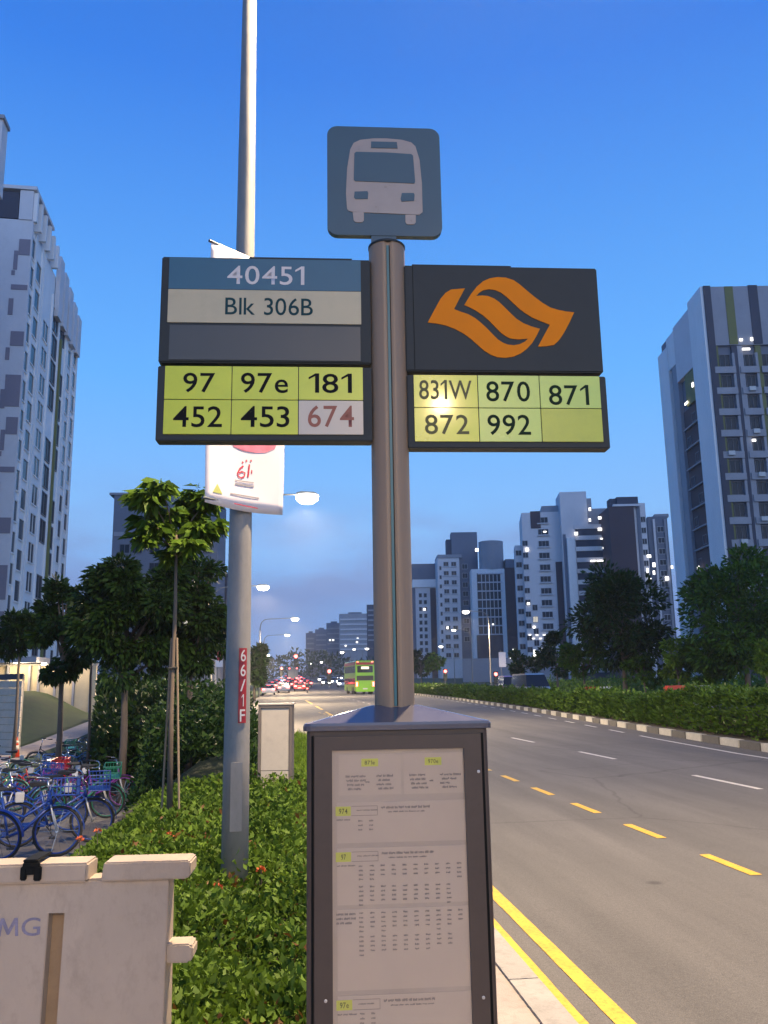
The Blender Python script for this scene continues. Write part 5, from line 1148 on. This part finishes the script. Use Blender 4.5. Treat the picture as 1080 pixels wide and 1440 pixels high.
# ------------------------------------------------------------------ vehicles
M_TAIL = mat('tail_light_lit', (1, .06, .05), emit=12, ecol=(1, .10, .09, 1)); M_HEAD = mat('head_light_lit', (1, .95, .85), emit=16, ecol=(1, .95, .85, 1)); M_CGL = mat('car_glass', (.02, .025, .03), .08); M_PLT = mat('number_plate', (.5, .5, .5), .5)
PAINT = {k: mat('paint_' + k, v, .3, .2, coat=.6, var=.05) for k, v in dict(white=(.55, .55, .55), silver=(.35, .36, .38), black=(.03, .03, .035), red=(.35, .03, .03), blue=(.04, .08, .22), grey=(.14, .14, .15), pink=(.42, .16, .30)).items()}
YZ = Matrix(((0, 1, 0, 0), (1, 0, 0, 0), (0, 0, 1, 0), (0, 0, 0, 1)))
def car(label, loc, rz, paint, away=True, kind='car', group=None, L=4.4, Wd=1.76, H=1.46):
    o = thing('van' if kind == 'van' else 'car', label, kind, loc, rz, group); h = Wd / 2
    if kind == 'van': low = [(-L / 2, .35), (L / 2 - .1, .35), (L / 2, .55), (L / 2 - .02, .95), (L / 2 - .45, 1.08), (-L / 2, 1.08)]; top = [(-L / 2 + .02, 1.06), (L / 2 - .5, 1.06), (L / 2 - 1.15, H - .06), (L / 2 - 1.4, H), (-L / 2 + .15, H), (-L / 2 + .02, H - .1)]
    else: low = [(-L / 2, .32), (L / 2 - .08, .30), (L / 2, .48), (L / 2 - .06, .72), (L / 2 - .4, .84), (.85, .93), (-1.55, .96), (-L / 2 + .06, .92), (-L / 2, .7)]; top = [(-1.75, .93), (.95, .91), (.25, H - .07), (-.1, H), (-.95, H), (-1.25, H - .08)]
    MB().prism(low, -h, h).xf(YZ).build('body', PAINT[paint], o, bevel=.05)
    cb = MB(); n = len(top); zt = max(z for _, z in top); zb = min(z for _, z in top); ins = lambda z: h - .05 - .17 * (z - zb) / (zt - zb)
    cb.add([(-ins(z), y, z) for y, z in top] + [(ins(z), y, z) for y, z in top], [tuple(range(n)), tuple(range(2 * n - 1, n - 1, -1))] + [(i, i + n, (i + 1) % n + n, (i + 1) % n) for i in range(n)]); cb.build('cabin_glass', M_CGL, o)
    rf = [p for p in top if p[1] > zt - .12]; MB().prism([(y, z + .012) for y, z in rf] + [(y, z - .05) for y, z in rf[::-1]] if False else [(rf[0][0], rf[0][1]), (rf[1][0], rf[1][1] + .015), (rf[2][0], rf[2][1] + .015)] + ([rf[3]] if len(rf) > 3 else []), -ins(zt) - .02, ins(zt) + .02).xf(YZ).build('roof', PAINT[paint], o)
    for x in (-h + .02, h - .2):
        for y in (-L * .31, L * .31):
            w = MB().tube([(x, y, .31), (x + .18, y, .31)], [.31, .31], 16).build('wheel', M_TYRE, o); MB().tube([(x - .01, y, .31), (x + .19, y, .31)], [.19, .19], 12).build('rim', M_CHROME, w)
    for s_ in (-1, 1):
        MB().box(s_ * (h - .22) - .21, s_ * (h - .22) + .21, -L / 2 - .03, -L / 2 + .1, .66, .90).build('tail_light', M_TAIL if away else M_OBAR, o)  # oversized lamp, its glow put into the shape
        MB().box(s_ * (h - .26) - .23, s_ * (h - .26) + .23, L / 2 - .2, L / 2 + .03, .54, .80).build('headlight', M_HEAD if not away else M_PLT, o)  # also drawn oversized to stand for glow
        MB().box(s_ * (h + .1) - .09, s_ * (h + .1) + .09, .62, .74, .95, 1.08).build('mirror', PAINT[paint], o)
    if away: MB().box(-.25, .25, -.95 - .4, -.9 - .4, zt - .2, zt - .15).build('brake_light', M_TAIL, o)
    MB().box(-.26, .26, -L / 2 - .015, -L / 2 + .05, .48, .6).build('plate', M_PLT, o)
    return o
q_ = [(378, 120, 'white'), (399, 133, 'silver'), (421, 140, 'red'), (383, 150, 'grey'), (405, 158, 'black'), (389, 172, 'white'), (411, 182, 'red'), (427, 190, 'silver'), (396, 205, 'blue'), (415, 222, 'white'), (402, 245, 'grey'), (374, 168, 'red'), (432, 165, 'black'), (420, 250, 'white')]
ql = ['white car with lit tail lights, leftmost and nearest of the stopped queue', 'silver car with lit tail lights near the front of the queue seen from here', 'red car with lit tail lights on the right of the queue', 'grey car with lit tail lights behind the leftmost white one', 'black car with lit tail lights in the middle of the queue', 'white car with lit tail lights far into the left lane', 'second red car with lit tail lights, far down the queue', 'silver car with lit tail lights far down the right lane', 'blue car with lit tail lights far down the queue', 'white car with lit tail lights at the far right of the queue', 'grey car with lit tail lights at the very end of the queue', 'red car with lit tail lights along the left kerb of the queue', 'black car with lit tail lights, rightmost of the queue', 'far white car with lit tail lights under the highest red signal']
for (px, Y, c), lab in zip(q_, ql):
    p = at(px, 958, Y); car(lab, (p.x, Y, gz(Y)), 0, c, True, group='cars queueing at the lights')
for (px, Y, c), lab in zip([(458, 175, 'black'), (470, 185, 'silver'), (481, 160, 'white'), (490, 195, 'grey'), (452, 215, 'white'), (464, 225, 'grey'), (476, 235, 'black')], ['oncoming dark car with bright headlights, leftmost of the oncoming four', 'oncoming silver car with bright headlights, second from the left', 'oncoming white car with bright headlights left of the green bus', 'oncoming grey car with headlights half hidden by the green bus', 'oncoming white car far off, at the left end of the headlights', 'oncoming grey car far off between the other headlights', 'oncoming black car, the farthest of the headlights']):
    p = at(px, 962, Y); car(lab, (p.x, Y, gz(Y)), math.pi, c, False, group='oncoming cars with headlights')
p = at(746, 958, 60); car('white van with lit headlights driving behind the median hedge', (p.x, 60, .0), math.pi, 'silver', False, 'van', L=4.7, Wd=1.75, H=1.95)
p = at(718, 958, 66); car('pink van half hidden behind the white van across the hedge', (p.x, 66, 0), math.pi * .96, 'pink', True, 'van', L=4.6, Wd=1.7, H=1.85)
# box lorry in the queue
p = at(432, 958, 215); lr = thing('box_lorry', 'tall box lorry with red lamps in the far queue', 'lorry', (p.x - 3.5, 215, gz(215)))
MB().box(-1.2, 1.2, -3, 2.2, .9, 3.6).build('cargo_box', PAINT['grey'], lr, bevel=.04); MB().prism([(2.3, .5), (4.0, .5), (4.0, 1.5), (3.6, 2.5), (2.3, 2.6)], -1.1, 1.1).xf(YZ).build('cab', PAINT['white'], lr, bevel=.05)
MB().box(-1.0, 1.0, -2.9, 3.6, .6, .9).build('chassis', M_BLK, lr)
for x in (-1.15, .85):
    for y in (-1.8, 3.1): MB().tube([(x, y, .48), (x + .3, y, .48)], [.48, .48], 16).build('wheel', M_TYRE, lr)
for s_ in (-1, 1): MB().box(s_ * .9 - .2, s_ * .9 + .2, -3.06, -3.0, .95, 1.2).build('tail_light', M_TAIL, lr); MB().box(s_ * .9 - .15, s_ * .9 + .15, -3.06, -3.0, 3.3, 3.5).build('marker_light', M_TAIL, lr)
# green double-decker bus
M_BGREEN = mat('bus_green', (.20, .46, .02), .35, coat=.5, var=.06); M_BREDP = mat('bus_red', (.40, .03, .02), .35, coat=.5); M_DISP = mat('bus_display', (1, .9, .6), emit=1.2, ecol=(1, .9, .6, 1)); M_BINT = mat('bus_interior_lit', (.9, .85, .7), emit=.35)
p = at(507, 962, 112); bus = thing('double_decker_bus', 'lime green double-decker bus with red roof edge left of the sign pole', 'bus', (p.x + .6, 112, 0), R(3)); bw_, bl, bh_ = 1.25, 11.5, 4.3
MB().prism(rrect(-bw_, bw_, .32, bh_, .22, 4), 0, bl).build('body', M_BGREEN, bus)
MB().box(-bw_ - .02, bw_ + .02, .4, bl - .4, 3.72, 4.14).build('roof_edge', M_BREDP, bus)
for z0, z1 in ((1.25, 2.05), (2.75, 3.6)):
    for i in range(7): MB().box(-bw_ - .025, -bw_ - .002, .5 + i * 1.52, .5 + i * 1.52 + 1.42, z0, z1).build('side_window', M_CGL, bus); MB().box(bw_ + .002, bw_ + .025, .5 + i * 1.52, .5 + i * 1.52 + 1.42, z0, z1).build('side_window', M_CGL, bus)
MB().prism(rrect(-1.02, 1.02, 2.75, 3.6, .1, 3), -.03, -.002).build('rear_window', M_CGL, bus); MB().prism(rrect(-1.1, 1.1, 1.75, 2.35, .08, 3), -.03, -.002).build('engine_grille', M_BLK, bus)
MB().box(-.5, .5, -.04, -.031, 3.2, 3.5).build('route_display', M_DISP, bus); MB().box(-1.15, 1.15, -.03, -.002, 3.75, 4.05).build('rear_red_band', M_BREDP, bus)
for s_ in (-1, 1):
    MB().box(s_ * 1.08 - .11, s_ * 1.08 + .11, -.04, -.002, 1.0, 1.55).build('tail_light', M_TAIL, bus); MB().box(s_ * .95 - .1, s_ * .95 + .1, -.04, -.002, 4.06, 4.14).build('marker_light', M_TAIL, bus)
    for y in (2.0, 3.3, 8.6): MB().tube([(s_ * 1.1 - .16, y, .48), (s_ * 1.1 + .16, y, .48)], [.48, .48], 16).build('wheel', M_TYRE, bus)
MB().box(-.3, .3, -.03, -.002, .62, .78).build('plate', M_PLT, bus)
# motorcycle and rider
p = ground(432, 975); mo = thing('motorcycle', 'dark motorcycle with red tail light on the road ahead', 'motorcycle', (p.x, p.y, 0))
for y in (-.62, .68):
    b = MB(); ring(b, (0, 0, .3), .26, .055, 20, 6); b.xf(Matrix.Translation((0, y, 0)) @ Matrix.Rotation(R(90), 4, 'Z')).build('wheel', M_TYRE, mo, smooth=True)
MB().prism([(-.75, .62), (-.2, .5), (.3, .45), (.55, .7), (.5, .95), (.2, .9), (-.1, .78), (-.75, .86)], -.13, .13).xf(YZ).build('body', PAINT['black'], mo, bevel=.03)
b = MB(); b.tube([(0, .68, .3), (0, .5, .9)], .03, 6); b.tube([(-.36, .38, 1.05), (0, .48, 1.0), (.36, .38, 1.05)], .018, 6); b.build('handlebar', M_CHROME, mo)
MB().box(-.12, .12, -.80, -.74, .66, .80).build('tail_light', M_TAIL, mo); MB().box(-.2, .2, -.78, -.45, .88, 1.2).build('top_box', M_BLK, mo, bevel=.03)
rd = thing('person', 'rider in a dark jacket and red helmet sitting on the motorcycle', 'person', (p.x, p.y, 0))
J = [(0, -.2, .88), (0, -.16, 1.05), (0, -.08, 1.3), (0, -.02, 1.44), (0, .02, 1.52), (.19, -.03, 1.38), (.3, .12, 1.18), (.33, .36, 1.07), (-.19, -.03, 1.38), (-.3, .12, 1.18), (-.33, .36, 1.07), (.13, -.18, .88), (.24, .22, .78), (.22, .08, .36), (.22, .2, .30), (-.13, -.18, .88), (-.24, .22, .78), (-.22, .08, .36), (-.22, .2, .30)]
Ed = [(0, 1), (1, 2), (2, 3), (3, 4), (3, 5), (5, 6), (6, 7), (3, 8), (8, 9), (9, 10), (0, 11), (11, 12), (12, 13), (13, 14), (0, 15), (15, 16), (16, 17), (17, 18)]
RD = [.15, .15, .17, .13, .06, .075, .055, .04, .075, .055, .04, .10, .075, .055, .05, .10, .075, .055, .05]
me = bpy.data.meshes.new('body'); me.from_pydata(J, Ed, []); me.materials.append(mat('rider_jacket', (.05, .045, .06), .7)); bo = put('body', me, rd); sk = bo.modifiers.new('skin', 'SKIN')
for v, r_ in zip(bo.data.skin_vertices[0].data, RD): v.radius = (r_, r_)
bo.data.skin_vertices[0].data[0].use_root = True; su = bo.modifiers.new('sub', 'SUBSURF'); su.levels = su.render_levels = 1
MB().lathe([(.06, -.14), (.12, -.1), (.145, 0), (.13, .09), (.07, .145), (.02, .15)], 16, (0, .04, 1.64)).build('helmet', PAINT['red'], rd, smooth=True); MB().prism(rrect(-.1, .1, 1.6, 1.7, .03), .15, .185).build('visor', M_CGL, rd)

# ------------------------------------------------------------------ evening haze
hm = bpy.data.materials.new('haze_air'); hm.use_nodes = True; N = hm.node_tree.nodes; N.remove(N['Principled BSDF'])
pv_ = N.new('ShaderNodeVolumePrincipled'); pv_.inputs['Color'].default_value = (.80, .87, 1, 1); pv_.inputs['Density'].default_value = .00042; pv_.inputs['Anisotropy'].default_value = .5
hm.node_tree.links.new(pv_.outputs[0], N['Material Output'].inputs['Volume'])
tag(MB().box(-700, 700, -120, 1000, -5, 90).build('haze', hm), 'thin evening haze', 'haze', kind='stuff')
